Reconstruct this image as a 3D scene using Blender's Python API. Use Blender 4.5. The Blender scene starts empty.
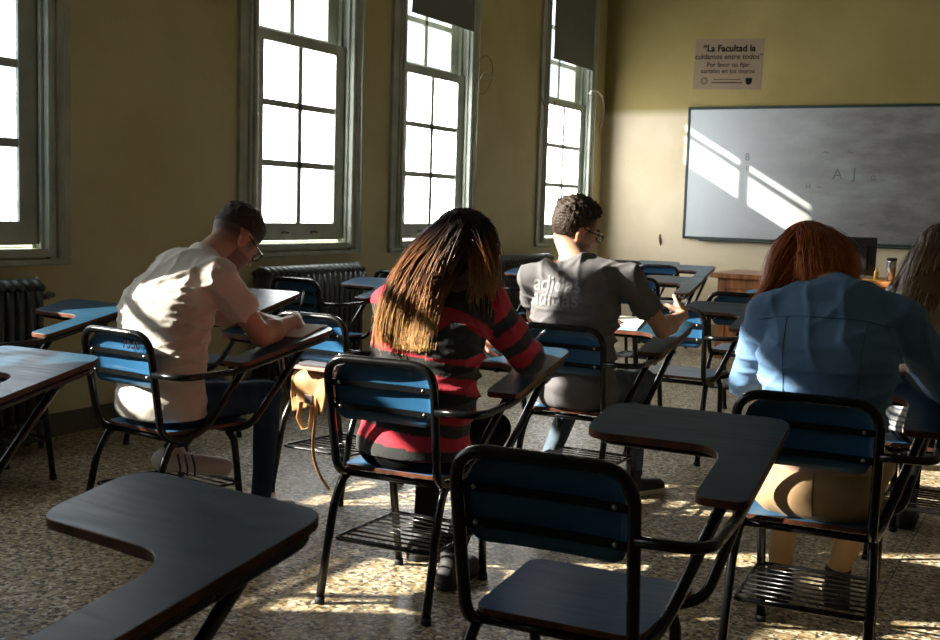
import bpy, bmesh, math, random
import numpy as np
from mathutils import Vector, Matrix
random.seed(7); np.random.seed(7)
S = bpy.context.scene
COL = S.collection
PI = math.pi

# ------------------------------------------------------------------ camera
F_PX, YAW, PITCH, ROLL = 1133.6, .49263, .09867, .03066
cam_d = bpy.data.cameras.new('camera'); cam = bpy.data.objects.new('camera', cam_d); COL.objects.link(cam)
cam_d.sensor_fit = 'HORIZONTAL'; cam_d.sensor_width = 36; cam_d.lens = F_PX * 36 / 940
cam_d.clip_start = .05; cam_d.clip_end = 200
fw = Vector((-math.sin(YAW) * math.cos(PITCH), math.cos(YAW) * math.cos(PITCH), -math.sin(PITCH)))
rt = Vector((math.cos(YAW), math.sin(YAW), 0)); up = rt.cross(fw)
c, s = math.cos(ROLL), math.sin(ROLL)
rt, up = c * rt + s * up, -s * rt + c * up
cam.matrix_world = Matrix(((rt.x, up.x, -fw.x, 4.94), (rt.y, up.y, -fw.y, 0), (rt.z, up.z, -fw.z, 1.33), (0, 0, 0, 1)))
cam_d.dof.use_dof = True; cam_d.dof.focus_distance = 4.0; cam_d.dof.aperture_fstop = 8
S.camera = cam

# ------------------------------------------------------------------ world, sun, exposure
PANE_E = 15.0          # daylight leaving the frosted panes
w = bpy.data.worlds.new('world'); S.world = w; w.use_nodes = True
nt = w.node_tree; nt.nodes.clear()
wo = nt.nodes.new('ShaderNodeOutputWorld'); bg = nt.nodes.new('ShaderNodeBackground')
tc = nt.nodes.new('ShaderNodeTexCoord'); mp = nt.nodes.new('ShaderNodeMapping'); mp.inputs['Scale'].default_value = (3, 3, 7)
nz = nt.nodes.new('ShaderNodeTexNoise'); nz.inputs['Scale'].default_value = 1.6; nz.inputs['Detail'].default_value = 9
cr = nt.nodes.new('ShaderNodeValToRGB'); cr.color_ramp.elements[0].position = .44; cr.color_ramp.elements[1].position = .56
cr.color_ramp.elements[0].color = (.34, .42, .50, 1); cr.color_ramp.elements[1].color = (1, 1, 1, 1)
nt.links.new(tc.outputs['Generated'], mp.inputs['Vector']); nt.links.new(mp.outputs[0], nz.inputs['Vector'])
nt.links.new(nz.outputs['Fac'], cr.inputs[0]); nt.links.new(cr.outputs[0], bg.inputs[0]); nt.links.new(bg.outputs[0], wo.inputs[0])
bg.inputs[1].default_value = 5
sun_d = bpy.data.lights.new('sun', 'SUN'); sun = bpy.data.objects.new('sun', sun_d); COL.objects.link(sun)
sun_d.energy = 29; sun_d.angle = math.radians(.6); sun_d.color = (1, .93, .8)
SUN = Vector((1.77, 1, -1.06))
sun.rotation_euler = SUN.to_track_quat('-Z', 'Y').to_euler(); sun.location = (-5, 0, 6)
S.view_settings.view_transform = 'Standard'; S.view_settings.look = 'None'
S.view_settings.gamma = 1; S.view_settings.use_curve_mapping = False
S.view_settings.exposure = -0.32

# ------------------------------------------------------------------ materials
def mat(name, col, rough=.5, spec=.5, metal=0, bump=0, bscale=40, var=0, vscale=8, col2=None, coat=0, rvar=0):
    m = bpy.data.materials.new(name); m.use_nodes = True; n = m.node_tree; b = n.nodes['Principled BSDF']
    b.inputs['Base Color'].default_value = (*col, 1); b.inputs['Roughness'].default_value = rough
    b.inputs['Metallic'].default_value = metal; b.inputs['Specular IOR Level'].default_value = spec
    b.inputs['Coat Weight'].default_value = coat
    t = n.nodes.new('ShaderNodeTexCoord')
    if var or col2:
        z = n.nodes.new('ShaderNodeTexNoise'); z.inputs['Scale'].default_value = vscale; z.inputs['Detail'].default_value = 6
        n.links.new(t.outputs['Object'], z.inputs['Vector'])
        r = n.nodes.new('ShaderNodeValToRGB'); c2 = col2 or tuple(x * (1 - var) for x in col)
        r.color_ramp.elements[0].color = (*c2, 1); r.color_ramp.elements[1].color = (*col, 1)
        r.color_ramp.elements[0].position = .35; r.color_ramp.elements[1].position = .65
        n.links.new(z.outputs['Fac'], r.inputs[0]); n.links.new(r.outputs[0], b.inputs['Base Color'])
    if rvar:
        z = n.nodes.new('ShaderNodeTexNoise'); z.inputs['Scale'].default_value = 6; z.inputs['Detail'].default_value = 8
        n.links.new(t.outputs['Object'], z.inputs['Vector'])
        q = n.nodes.new('ShaderNodeMapRange'); q.inputs['To Min'].default_value = rough - rvar; q.inputs['To Max'].default_value = rough + rvar
        q.inputs['From Min'].default_value = .3; q.inputs['From Max'].default_value = .7
        n.links.new(z.outputs['Fac'], q.inputs['Value']); n.links.new(q.outputs[0], b.inputs['Roughness'])
    if bump:
        z = n.nodes.new('ShaderNodeTexNoise'); z.inputs['Scale'].default_value = bscale; z.inputs['Detail'].default_value = 5
        n.links.new(t.outputs['Object'], z.inputs['Vector'])
        k = n.nodes.new('ShaderNodeBump'); k.inputs['Strength'].default_value = 1; k.inputs['Distance'].default_value = bump
        n.links.new(z.outputs['Fac'], k.inputs['Height']); n.links.new(k.outputs[0], b.inputs['Normal'])
    return m

def attr_mat(name, rough=.6, bump=0, bscale=40, spec=.3, attr='Col', sheen=0):
    m = mat(name, (1, 1, 1), rough, spec, bump=bump, bscale=bscale); n = m.node_tree
    a = n.nodes.new('ShaderNodeAttribute'); a.attribute_name = attr
    n.links.new(a.outputs['Color'], n.nodes['Principled BSDF'].inputs['Base Color'])
    n.nodes['Principled BSDF'].inputs['Sheen Weight'].default_value = sheen
    return m

M = {}
M['black'] = mat('black_enamel', (.004, .0045, .005), .24, .4, rvar=.08)
M['chrome'] = mat('worn_steel', (.5, .5, .48), .3, metal=1)
def laminate(name, c1, c2):
    m = mat(name, c1, .36, .5, col2=c2, vscale=5); n = m.node_tree; b = n.nodes['Principled BSDF']
    t = n.nodes.new('ShaderNodeTexCoord'); mpp = n.nodes.new('ShaderNodeMapping'); mpp.inputs['Scale'].default_value = (3, 40, 3)
    mpp.inputs['Rotation'].default_value = (0, 0, .9)
    z = n.nodes.new('ShaderNodeTexNoise'); z.inputs['Scale'].default_value = 2; z.inputs['Detail'].default_value = 8
    n.links.new(t.outputs['Object'], mpp.inputs[0]); n.links.new(mpp.outputs[0], z.inputs['Vector'])
    q = n.nodes.new('ShaderNodeMapRange'); q.inputs['From Min'].default_value = .35; q.inputs['From Max'].default_value = .7
    q.inputs['To Min'].default_value = .28; q.inputs['To Max'].default_value = .42
    n.links.new(z.outputs['Fac'], q.inputs[0]); n.links.new(q.outputs[0], b.inputs['Roughness'])
    k = n.nodes.new('ShaderNodeBump'); k.inputs['Distance'].default_value = .00012
    n.links.new(z.outputs['Fac'], k.inputs['Height']); n.links.new(k.outputs[0], b.inputs['Normal'])
    return m
M['blue'] = laminate('blue_laminate', (.022, .105, .22), (.016, .075, .17))
M['top'] = laminate('dark_blue_laminate', (.016, .062, .105), (.010, .04, .075))
for k_ in ('blue', 'top'): M[k_].node_tree.nodes['Principled BSDF'].inputs['Specular IOR Level'].default_value = .35
M['ply'] = mat('plywood_edge', (.16, .05, .02), .45, .4, col2=(.03, .012, .008), vscale=14)
M['frame_green'] = mat('grey_green_paint', (.47, .51, .43), .45, .4, var=.25, vscale=6, bump=.0008, bscale=30)
M['rad'] = mat('radiator_paint', (.075, .085, .078), .38, .5, var=.3, vscale=10)
M['blind'] = mat('blind_fabric', (.17, .19, .165), .8, .2, var=.08)
M['cord'] = mat('white_cord', (.55, .53, .45), .6)
M['wire'] = mat('grey_cable', (.25, .22, .16), .6)
M['board'] = None
M['board_frame'] = mat('dark_green_frame', (.015, .035, .032), .35)
M['desk'] = None
M['paper'] = mat('paper', (.78, .76, .68), .8, .1, var=.06)
M['bluepaper'] = mat('blue_paper', (.25, .42, .62), .8, .1)
M['monitor'] = mat('black_plastic', (.012, .014, .016), .4)
M['steel'] = mat('steel', (.6, .62, .62), .18, metal=1)
M['leather'] = mat('tan_leather', (.46, .27, .12), .6, .3, col2=(.33, .17, .07), vscale=14, bump=.002, bscale=18)
M['darkleather'] = mat('dark_leather', (.09, .05, .03), .6)
M['pink'] = mat('pink_cover', (.45, .25, .2), .7)
M['cover'] = mat('grey_cover', (.10, .10, .12), .7)
M['rubber'] = mat('rubber', (.01, .01, .01), .7)
M['yellowp'] = mat('yellow_plastic', (.55, .33, .04), .4)
M['ink'] = mat('dark_ink', (.012, .011, .012), .95, .02)
M['marker'] = mat('faded_marker', (.14, .15, .15), .5)
M['skin'] = attr_mat('skin', .5, .0008, 60, .35)
M['skin'].node_tree.nodes['Principled BSDF'].inputs['Subsurface Weight'].default_value = .08
M['skin'].node_tree.nodes['Principled BSDF'].inputs['Subsurface Radius'].default_value = (.02, .008, .004)
M['hairm'] = attr_mat('hair', .42, spec=.4)
M['hairin'] = attr_mat('hair_underlayer', .7, .004, 150, spec=.1)
M['hairshort'] = attr_mat('short_hair', .55, .006, 120, spec=.3)
M['stripe'] = attr_mat('striped_knit', .85, .0015, 260, .15, sheen=.2)
M['white_tee'] = mat('white_cotton', (.64, .60, .53), .85, .15, var=.05, bump=.0022, bscale=22)
M['grey_tee'] = mat('grey_cotton', (.16, .155, .16), .85, .15, var=.1, bump=.0022, bscale=20)
M['blue_shirt'] = mat('blue_cotton', (.15, .27, .44), .8, .2, var=.12, vscale=12, bump=.0025, bscale=20)
M['stripe_tee'] = attr_mat('striped_cotton', .8)
M['jeans'] = mat('blue_denim', (.028, .055, .10), .85, .15, col2=(.02, .038, .07), vscale=16, bump=.0015, bscale=30)
M['palejeans'] = mat('pale_denim', (.11, .15, .19), .85, .15, col2=(.07, .09, .115), vscale=16, bump=.0015, bscale=30)
M['blackpants'] = mat('black_denim', (.006, .0065, .008), .95, .05, bump=.0015, bscale=30)
M['tan'] = mat('tan_trousers', (.55, .36, .19), .8, .2, var=.1, bump=.001, bscale=15)
M['shoe_black'] = mat('black_canvas', (.014, .014, .015), .7)
M['shoe_white'] = mat('white_shoe_leather', (.6, .58, .52), .5)
M['sole'] = mat('off_white_sole', (.5, .48, .42), .6)
M['glasses'] = mat('black_acetate', (.006, .006, .007), .2)
M['print'] = mat('pale_grey_print', (.23, .235, .24), .8)
M['lens'] = mat('lens', (1, 1, 1), .02)
_l = M['lens'].node_tree; _t = _l.nodes.new('ShaderNodeBsdfTransparent'); _g = _l.nodes.new('ShaderNodeBsdfGlossy'); _g.inputs['Roughness'].default_value = .02
_m = _l.nodes.new('ShaderNodeMixShader'); _m.inputs[0].default_value = .08
_l.links.new(_t.outputs[0], _m.inputs[1]); _l.links.new(_g.outputs[0], _m.inputs[2]); _l.links.new(_m.outputs[0], _l.nodes['Material Output'].inputs[0])

def two_tone_shaded_wall(name, top, low, zsplit, blend=.02):
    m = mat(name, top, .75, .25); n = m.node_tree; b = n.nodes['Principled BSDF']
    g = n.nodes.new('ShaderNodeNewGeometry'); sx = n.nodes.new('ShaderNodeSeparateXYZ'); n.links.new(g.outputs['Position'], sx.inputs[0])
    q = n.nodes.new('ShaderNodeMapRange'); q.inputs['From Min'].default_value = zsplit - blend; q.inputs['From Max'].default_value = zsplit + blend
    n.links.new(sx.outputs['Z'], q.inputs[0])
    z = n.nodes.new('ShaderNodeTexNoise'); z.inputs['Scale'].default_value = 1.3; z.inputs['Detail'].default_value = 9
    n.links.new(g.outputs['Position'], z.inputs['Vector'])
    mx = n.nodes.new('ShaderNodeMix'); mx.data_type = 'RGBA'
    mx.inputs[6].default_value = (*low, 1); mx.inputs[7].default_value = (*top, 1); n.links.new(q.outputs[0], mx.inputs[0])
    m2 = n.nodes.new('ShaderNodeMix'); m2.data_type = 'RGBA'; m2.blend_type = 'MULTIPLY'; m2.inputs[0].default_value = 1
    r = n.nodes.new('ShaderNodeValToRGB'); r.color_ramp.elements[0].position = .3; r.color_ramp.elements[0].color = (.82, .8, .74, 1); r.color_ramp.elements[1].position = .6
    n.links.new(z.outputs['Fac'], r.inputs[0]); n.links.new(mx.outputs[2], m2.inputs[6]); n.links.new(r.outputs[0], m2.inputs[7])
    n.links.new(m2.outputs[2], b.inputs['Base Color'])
    z2 = n.nodes.new('ShaderNodeTexNoise'); z2.inputs['Scale'].default_value = 12; z2.inputs['Detail'].default_value = 4
    n.links.new(g.outputs['Position'], z2.inputs['Vector'])
    k = n.nodes.new('ShaderNodeBump'); k.inputs['Distance'].default_value = .004; n.links.new(z2.outputs['Fac'], k.inputs['Height']); n.links.new(k.outputs[0], b.inputs['Normal'])
    return m
M['wall_left'] = two_tone_shaded_wall('yellow_paint_shaded_above', (.54, .475, .23), (.68, .62, .38), 2.2, .7)  # wide blend paints in the weaker light towards the ceiling
M['wall_front'] = two_tone_shaded_wall('yellow_and_cream_wall_paint', (.32, .255, .095), (.68, .58, .41), 2.45, .05)  # real yellow over cream paint; the yellow also darkened for dim light above
M['ceil'] = mat('ceiling_paint', (.28, .26, .2), .9)
M['wall_dark'] = mat('brown_wall_paint', (.30, .26, .17), .8)

def floor_material():
    m = mat('terrazzo_tiles', (.3, .27, .2), .42, .4); n = m.node_tree; b = n.nodes['Principled BSDF']
    g = n.nodes.new('ShaderNodeNewGeometry')
    v = n.nodes.new('ShaderNodeTexVoronoi'); v.inputs['Scale'].default_value = 75; n.links.new(g.outputs['Position'], v.inputs['Vector'])
    r = n.nodes.new('ShaderNodeValToRGB'); r.color_ramp.interpolation = 'CONSTANT'
    E = r.color_ramp.elements; E[0].color = (.045, .04, .03, 1); E[1].position = .16; E[1].color = (.30, .24, .14, 1)
    for p, cc in ((.38, (.44, .36, .22)), (.55, (.19, .15, .09)), (.66, (.56, .49, .36)), (.8, (.34, .22, .09)), (.9, (.66, .62, .52))):
        e = E.new(p); e.color = (*cc, 1)
    sc = n.nodes.new('ShaderNodeSeparateColor'); n.links.new(v.outputs['Color'], sc.inputs[0]); n.links.new(sc.outputs[0], r.inputs[0])
    # worn large-scale dirt
    z = n.nodes.new('ShaderNodeTexNoise'); z.inputs['Scale'].default_value = 2.2; z.inputs['Detail'].default_value = 8; n.links.new(g.outputs['Position'], z.inputs['Vector'])
    r2 = n.nodes.new('ShaderNodeValToRGB'); r2.color_ramp.elements[0].position = .3; r2.color_ramp.elements[0].color = (.66, .62, .54, 1); r2.color_ramp.elements[1].position = .65
    n.links.new(z.outputs['Fac'], r2.inputs[0])
    mu = n.nodes.new('ShaderNodeMix'); mu.data_type = 'RGBA'; mu.blend_type = 'MULTIPLY'; mu.inputs[0].default_value = 1
    n.links.new(r.outputs[0], mu.inputs[6]); n.links.new(r2.outputs[0], mu.inputs[7])
    br = n.nodes.new('ShaderNodeTexBrick'); br.offset = 0; br.inputs['Scale'].default_value = 1; br.inputs['Brick Width'].default_value = .4; br.inputs['Row Height'].default_value = .4
    br.inputs['Mortar Size'].default_value = .003; br.inputs['Color1'].default_value = br.inputs['Color2'].default_value = (1, 1, 1, 1); br.inputs['Mortar'].default_value = (.3, .27, .22, 1)
    n.links.new(g.outputs['Position'], br.inputs['Vector'])
    m3 = n.nodes.new('ShaderNodeMix'); m3.data_type = 'RGBA'; m3.blend_type = 'MULTIPLY'; m3.inputs[0].default_value = 1
    n.links.new(mu.outputs[2], m3.inputs[6]); n.links.new(br.outputs[0], m3.inputs[7]); n.links.new(m3.outputs[2], b.inputs['Base Color'])
    q = n.nodes.new('ShaderNodeMapRange'); q.inputs['To Min'].default_value = .3; q.inputs['To Max'].default_value = .6; n.links.new(z.outputs['Fac'], q.inputs[0]); n.links.new(q.outputs[0], b.inputs['Roughness'])
    return m
M['floor'] = floor_material()

def pane_material(name, strength, textured):
    m = bpy.data.materials.new(name); m.use_nodes = True; n = m.node_tree; n.nodes.clear()
    o = n.nodes.new('ShaderNodeOutputMaterial'); e = n.nodes.new('ShaderNodeEmission'); e.inputs[1].default_value = strength
    g = n.nodes.new('ShaderNodeNewGeometry')
    mpp = n.nodes.new('ShaderNodeMapping'); mpp.inputs['Scale'].default_value = (1, 1, .45)
    v = n.nodes.new('ShaderNodeTexVoronoi' if textured else 'ShaderNodeTexNoise'); v.inputs['Scale'].default_value = 55 if textured else 2.5
    n.links.new(g.outputs['Position'], mpp.inputs[0]); n.links.new(mpp.outputs[0], v.inputs['Vector'])
    r = n.nodes.new('ShaderNodeValToRGB')
    if textured:
        r.color_ramp.elements[0].color = (.85, .9, .95, 1); r.color_ramp.elements[1].color = (.22, .27, .30, 1); r.color_ramp.elements[1].position = .8
        n.links.new(v.outputs['Distance'], r.inputs[0])
    else:
        r.color_ramp.elements[0].color = (.72, .76, .78, 1); r.color_ramp.elements[1].color = (1, .99, .97, 1)
        n.links.new(v.outputs['Fac'], r.inputs[0])
    n.links.new(r.outputs[0], e.inputs[0]); n.links.new(e.outputs[0], o.inputs[0]); return m
PANES = {1: .4, 2: 1.2, 3: 2.0, 4: 2.0, 5: .4, 6: .1, 7: .07}     # pane glow invented per window to brighten the front and dim the rear
FROST = {n: pane_material('frosted_daylit_glass', PANE_E * k, n == 1) for n, k in PANES.items()}
M['clear'] = M['lens'].copy(); M['clear'].name = 'clear_glass'

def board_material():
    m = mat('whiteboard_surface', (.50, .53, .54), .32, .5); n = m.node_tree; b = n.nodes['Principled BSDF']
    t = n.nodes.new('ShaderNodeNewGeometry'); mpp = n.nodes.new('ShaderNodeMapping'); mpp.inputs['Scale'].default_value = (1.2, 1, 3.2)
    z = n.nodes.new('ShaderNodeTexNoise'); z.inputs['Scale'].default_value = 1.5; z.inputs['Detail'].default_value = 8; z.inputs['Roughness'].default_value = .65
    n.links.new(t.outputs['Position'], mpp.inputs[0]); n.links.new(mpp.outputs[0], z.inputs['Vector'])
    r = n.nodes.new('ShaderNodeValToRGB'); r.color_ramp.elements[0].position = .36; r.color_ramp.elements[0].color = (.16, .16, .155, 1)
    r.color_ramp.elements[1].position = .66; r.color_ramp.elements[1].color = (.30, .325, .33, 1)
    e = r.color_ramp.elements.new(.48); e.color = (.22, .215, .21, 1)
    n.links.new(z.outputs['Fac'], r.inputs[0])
    # light falloff painted in: lighter at left, greyer to the right over the smears
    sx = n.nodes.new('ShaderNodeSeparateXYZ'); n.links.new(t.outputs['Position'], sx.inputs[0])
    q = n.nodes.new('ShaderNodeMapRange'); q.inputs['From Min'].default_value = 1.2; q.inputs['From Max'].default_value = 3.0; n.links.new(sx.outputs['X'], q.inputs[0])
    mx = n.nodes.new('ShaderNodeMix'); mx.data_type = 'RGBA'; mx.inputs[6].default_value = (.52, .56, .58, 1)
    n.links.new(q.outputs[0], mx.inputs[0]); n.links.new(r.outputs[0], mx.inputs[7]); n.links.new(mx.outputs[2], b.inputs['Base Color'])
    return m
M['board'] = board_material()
def wood_material():
    m = mat('varnished_wood', (.3, .11, .03), .38, .5); n = m.node_tree; b = n.nodes['Principled BSDF']
    t = n.nodes.new('ShaderNodeTexCoord'); mpp = n.nodes.new('ShaderNodeMapping'); mpp.inputs['Scale'].default_value = (12, 12, 1.2)
    z = n.nodes.new('ShaderNodeTexNoise'); z.inputs['Scale'].default_value = 2; z.inputs['Detail'].default_value = 7
    n.links.new(t.outputs['Object'], mpp.inputs[0]); n.links.new(mpp.outputs[0], z.inputs['Vector'])
    r = n.nodes.new('ShaderNodeValToRGB'); r.color_ramp.elements[0].position = .3; r.color_ramp.elements[0].color = (.17, .055, .015, 1)
    r.color_ramp.elements[1].position = .7; r.color_ramp.elements[1].color = (.42, .17, .05, 1)
    n.links.new(z.outputs['Fac'], r.inputs[0]); n.links.new(r.outputs[0], b.inputs['Base Color']); return m
M['desk'] = wood_material()

# ------------------------------------------------------------------ mesh helpers
def tag(o, label=None, cat=None, group=None, kind=None):
    if label: o['label'] = label
    if cat: o['category'] = cat
    if group: o['group'] = group
    if kind: o['kind'] = kind
    return o
def empty(name, loc=(0, 0, 0), rz=0, label=None, cat=None, group=None, kind=None, parent=None):
    o = bpy.data.objects.new(name, None); COL.objects.link(o); o.location = loc; o.rotation_euler = (0, 0, rz); o.parent = parent
    o.empty_display_size = .1
    return tag(o, label, cat, group, kind)
class MB:
    def __init__(self): self.v = []; self.f = []; self.mi = []; self.sm = []
    def add(self, vs, fs, mi=0, smooth=False):
        k = len(self.v); self.v += [tuple(p) for p in vs]; self.f += [tuple(k + i for i in f) for f in fs]
        self.mi += [mi] * len(fs) if isinstance(mi, int) else list(mi); self.sm += [smooth] * len(fs); return self
    def box(self, a, b, mi=0, bev=0):
        bm = bmesh.new(); bmesh.ops.create_cube(bm, size=1)
        for v in bm.verts: v.co = Vector([(a[i] + b[i]) / 2 + v.co[i] * (b[i] - a[i]) for i in range(3)])
        if bev: bmesh.ops.bevel(bm, geom=bm.edges[:], offset=bev, segments=2, affect='EDGES', profile=.5)
        bm.normal_update(); bm.verts.ensure_lookup_table()
        for i, v in enumerate(bm.verts): v.index = i
        self.add([v.co[:] for v in bm.verts], [[v.index for v in f.verts] for f in bm.faces], mi); bm.free(); return self
    def tube(self, pts, r, n=10, closed=False, mi=0, fillet=0, seg=6, cap=True, flat=None):
        if fillet:
            n0 = len(pts); pts = fillet_path(pts, fillet, seg, closed)
            if isinstance(r, (list, tuple)): r = list(np.interp(np.linspace(0, n0 - 1, len(pts)), range(n0), r))
        P = [Vector(p) for p in pts]; N = len(P); rr = r if isinstance(r, (list, tuple, np.ndarray)) else [r] * N
        T = []
        for i in range(N):
            a = P[(i - 1) % N] if (closed or i > 0) else P[i]; b = P[(i + 1) % N] if (closed or i < N - 1) else P[i]
            t = (b - a); T.append(t.normalized() if t.length > 1e-9 else Vector((0, 0, 1)))
        ref = Vector((0, 0, 1)) if abs(T[0].z) < .9 else Vector((1, 0, 0))
        u = T[0].cross(ref).normalized(); vs = []
        for i in range(N):
            u = (u - T[i] * u.dot(T[i])).normalized(); w_ = T[i].cross(u)
            for k in range(n):
                a = 2 * PI * k / n; fx = flat if flat else 1
                vs.append(P[i] + (u * math.cos(a) + w_ * math.sin(a) * fx) * rr[i])
        fs = []
        for i in range(N if closed else N - 1):
            j = (i + 1) % N
            for k in range(n): k2 = (k + 1) % n; fs.append((i * n + k, i * n + k2, j * n + k2, j * n + k))
        if cap and not closed: fs.append(tuple(range(n))[::-1]); fs.append(tuple((N - 1) * n + k for k in range(n)))
        return self.add(vs, fs, mi, True)
    def prism(self, poly, z0, z1, mi_face=0, mi_side=0, bev=.002, xf=None):
        n = len(poly); vs = []; pc = inset(poly, bev)
        for z, pp in ((z0, pc), (z0 + bev, poly), (z1 - bev, poly), (z1, pc)): vs += [(p[0], p[1], z) for p in pp]
        fs = [tuple(range(n))[::-1], tuple(3 * n + k for k in range(n))]; ms = [mi_face, mi_face]
        for L in range(3):
            for k in range(n): k2 = (k + 1) % n; fs.append((L * n + k, L * n + k2, (L + 1) * n + k2, (L + 1) * n + k)); ms.append(mi_side)
        if xf: vs = [xf(Vector(p)) for p in vs]
        return self.add(vs, fs, ms)
    def lathe(self, prof, c=(0, 0, 0), n=20, mi=0):
        vs = []; fs = []
        for r, z in prof:
            for k in range(n): a = 2 * PI * k / n; vs.append((c[0] + r * math.cos(a), c[1] + r * math.sin(a), c[2] + z))
        for i in range(len(prof) - 1):
            for k in range(n): k2 = (k + 1) % n; fs.append((i * n + k, i * n + k2, (i + 1) * n + k2, (i + 1) * n + k))
        fs.append(tuple(range(n))[::-1]); fs.append(tuple((len(prof) - 1) * n + k for k in range(n)))
        return self.add(vs, fs, mi, True)
    def build(self, name, mats, parent=None):
        me = bpy.data.meshes.new(name); me.from_pydata(self.v, [], self.f)
        for m in (mats if isinstance(mats, (list, tuple)) else [mats]): me.materials.append(m)
        me.polygons.foreach_set('material_index', self.mi); me.polygons.foreach_set('use_smooth', self.sm)
        me.update(); o = bpy.data.objects.new(name, me); COL.objects.link(o); o.parent = parent; return o
def fillet_path(pts, r, seg=6, closed=False):
    P = [Vector(p) for p in pts]; N = len(P); out = []
    for i in range(N):
        if not closed and i in (0, N - 1): out.append(P[i]); continue
        a, b, c_ = P[(i - 1) % N], P[i], P[(i + 1) % N]
        d1, d2 = (a - b), (c_ - b); l1, l2 = d1.length, d2.length; ri = r[i] if isinstance(r, (list, tuple)) else r
        k = min(ri, l1 * .49, l2 * .49)
        if k < 1e-5: out.append(b); continue
        A, B = b + d1.normalized() * k, b + d2.normalized() * k
        for s_ in range(seg + 1): t = s_ / seg; out.append(A * (1 - t) ** 2 + b * 2 * t * (1 - t) + B * t ** 2)
    return out
def inset(poly, d):
    n = len(poly); out = []; area = sum(poly[i][0] * poly[(i + 1) % n][1] - poly[(i + 1) % n][0] * poly[i][1] for i in range(n)); sg = 1 if area > 0 else -1
    for i in range(n):
        a, c_ = Vector(poly[i - 1][:2]), Vector(poly[(i + 1) % n][:2]); t = (c_ - a)
        t = t.normalized() if t.length > 1e-9 else Vector((1, 0)); out.append((poly[i][0] - sg * t.y * d, poly[i][1] + sg * t.x * d))
    return out
def rpoly(pts, r, seg=6):
    return [(p.x, p.y) for p in fillet_path([(x, y, 0) for x, y in pts], r, seg, True)]
def struct(name, mb, m, parent=None):
    o = mb.build(name, m, parent)
    if parent is None: o['kind'] = 'structure'
    return o
def copy_tree(o, parent=None):
    c_ = o.copy(); COL.objects.link(c_); c_.parent = parent
    for ch in list(o.children): copy_tree(ch, c_)
    return c_
def text_mesh(name, txt, size, m, parent, mw, align='CENTER', extrude=.0004, offset=0, space=1, shear=0, spacing=1.0):
    cu = bpy.data.curves.new(name, 'FONT'); cu.body = txt; cu.size = size; cu.align_x = align; cu.align_y = 'CENTER'; cu.extrude = extrude; cu.offset = offset
    cu.space_character = spacing; cu.shear = shear; cu.space_line = space
    o = bpy.data.objects.new(name, cu); COL.objects.link(o); dg = bpy.context.evaluated_depsgraph_get()
    me = bpy.data.meshes.new_from_object(o.evaluated_get(dg)); bpy.data.objects.remove(o); me.name = name
    me.transform(mw); me.materials.clear(); me.materials.append(m)
    r = bpy.data.objects.new(name, me); COL.objects.link(r); r.parent = parent; return r

# ------------------------------------------------------------------ room shell
X1, Y0, Y1, H = 8.2, -4.5, 12.28, 4.3
struct('floor', MB().box((-.3, Y0, -.1), (X1, Y1 + .2, 0)), M['floor'])
struct('ceiling', MB().box((-.3, Y0, H), (X1, Y1 + .2, H + .1)), M['ceil'])
struct('wall_front', MB().box((-.3, Y1, 0), (X1, Y1 + .2, H)), M['wall_front'])
struct('wall_back', MB().box((-.3, Y0 - .2, 0), (X1, Y0, H)), M['wall_dark'])
struct('wall_right', MB().box((X1, Y0, 0), (X1 + .2, Y1, H)), M['wall_dark'])
WIN = [3.4925, 6.61, 8.47, 11.25, 1.50, -.9, -3.2]      # window centre positions along the wall
HOS = {3.4925: .857, 1.50: .88}; HALF = lambda cy: HOS.get(cy, .60)   # half opening; the listed ones widened out of view to place sun patches
SILL, HEAD = 1.03, 3.72
wl = MB(); order = sorted(WIN); y = Y0
for cy in order:
    HO = HALF(cy)
    wl.box((-.3, y, 0), (0, cy - HO, H)); wl.box((-.3, cy - HO, 0), (0, cy + HO, SILL)); wl.box((-.3, cy - HO, HEAD), (0, cy + HO, H)); y = cy + HO
wl.box((-.3, y, 0), (0, Y1, H))
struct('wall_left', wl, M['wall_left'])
struct('baseboard_left', MB().box((0, Y0, 0), (.018, Y1, .13), bev=.004), mat('grey_baseboard', (.10, .095, .075), .5))
struct('baseboard_front', MB().box((.018, Y1 - .018, 0), (X1, Y1, .13), bev=.004), mat('beige_baseboard', (.2, .17, .11), .5))

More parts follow.
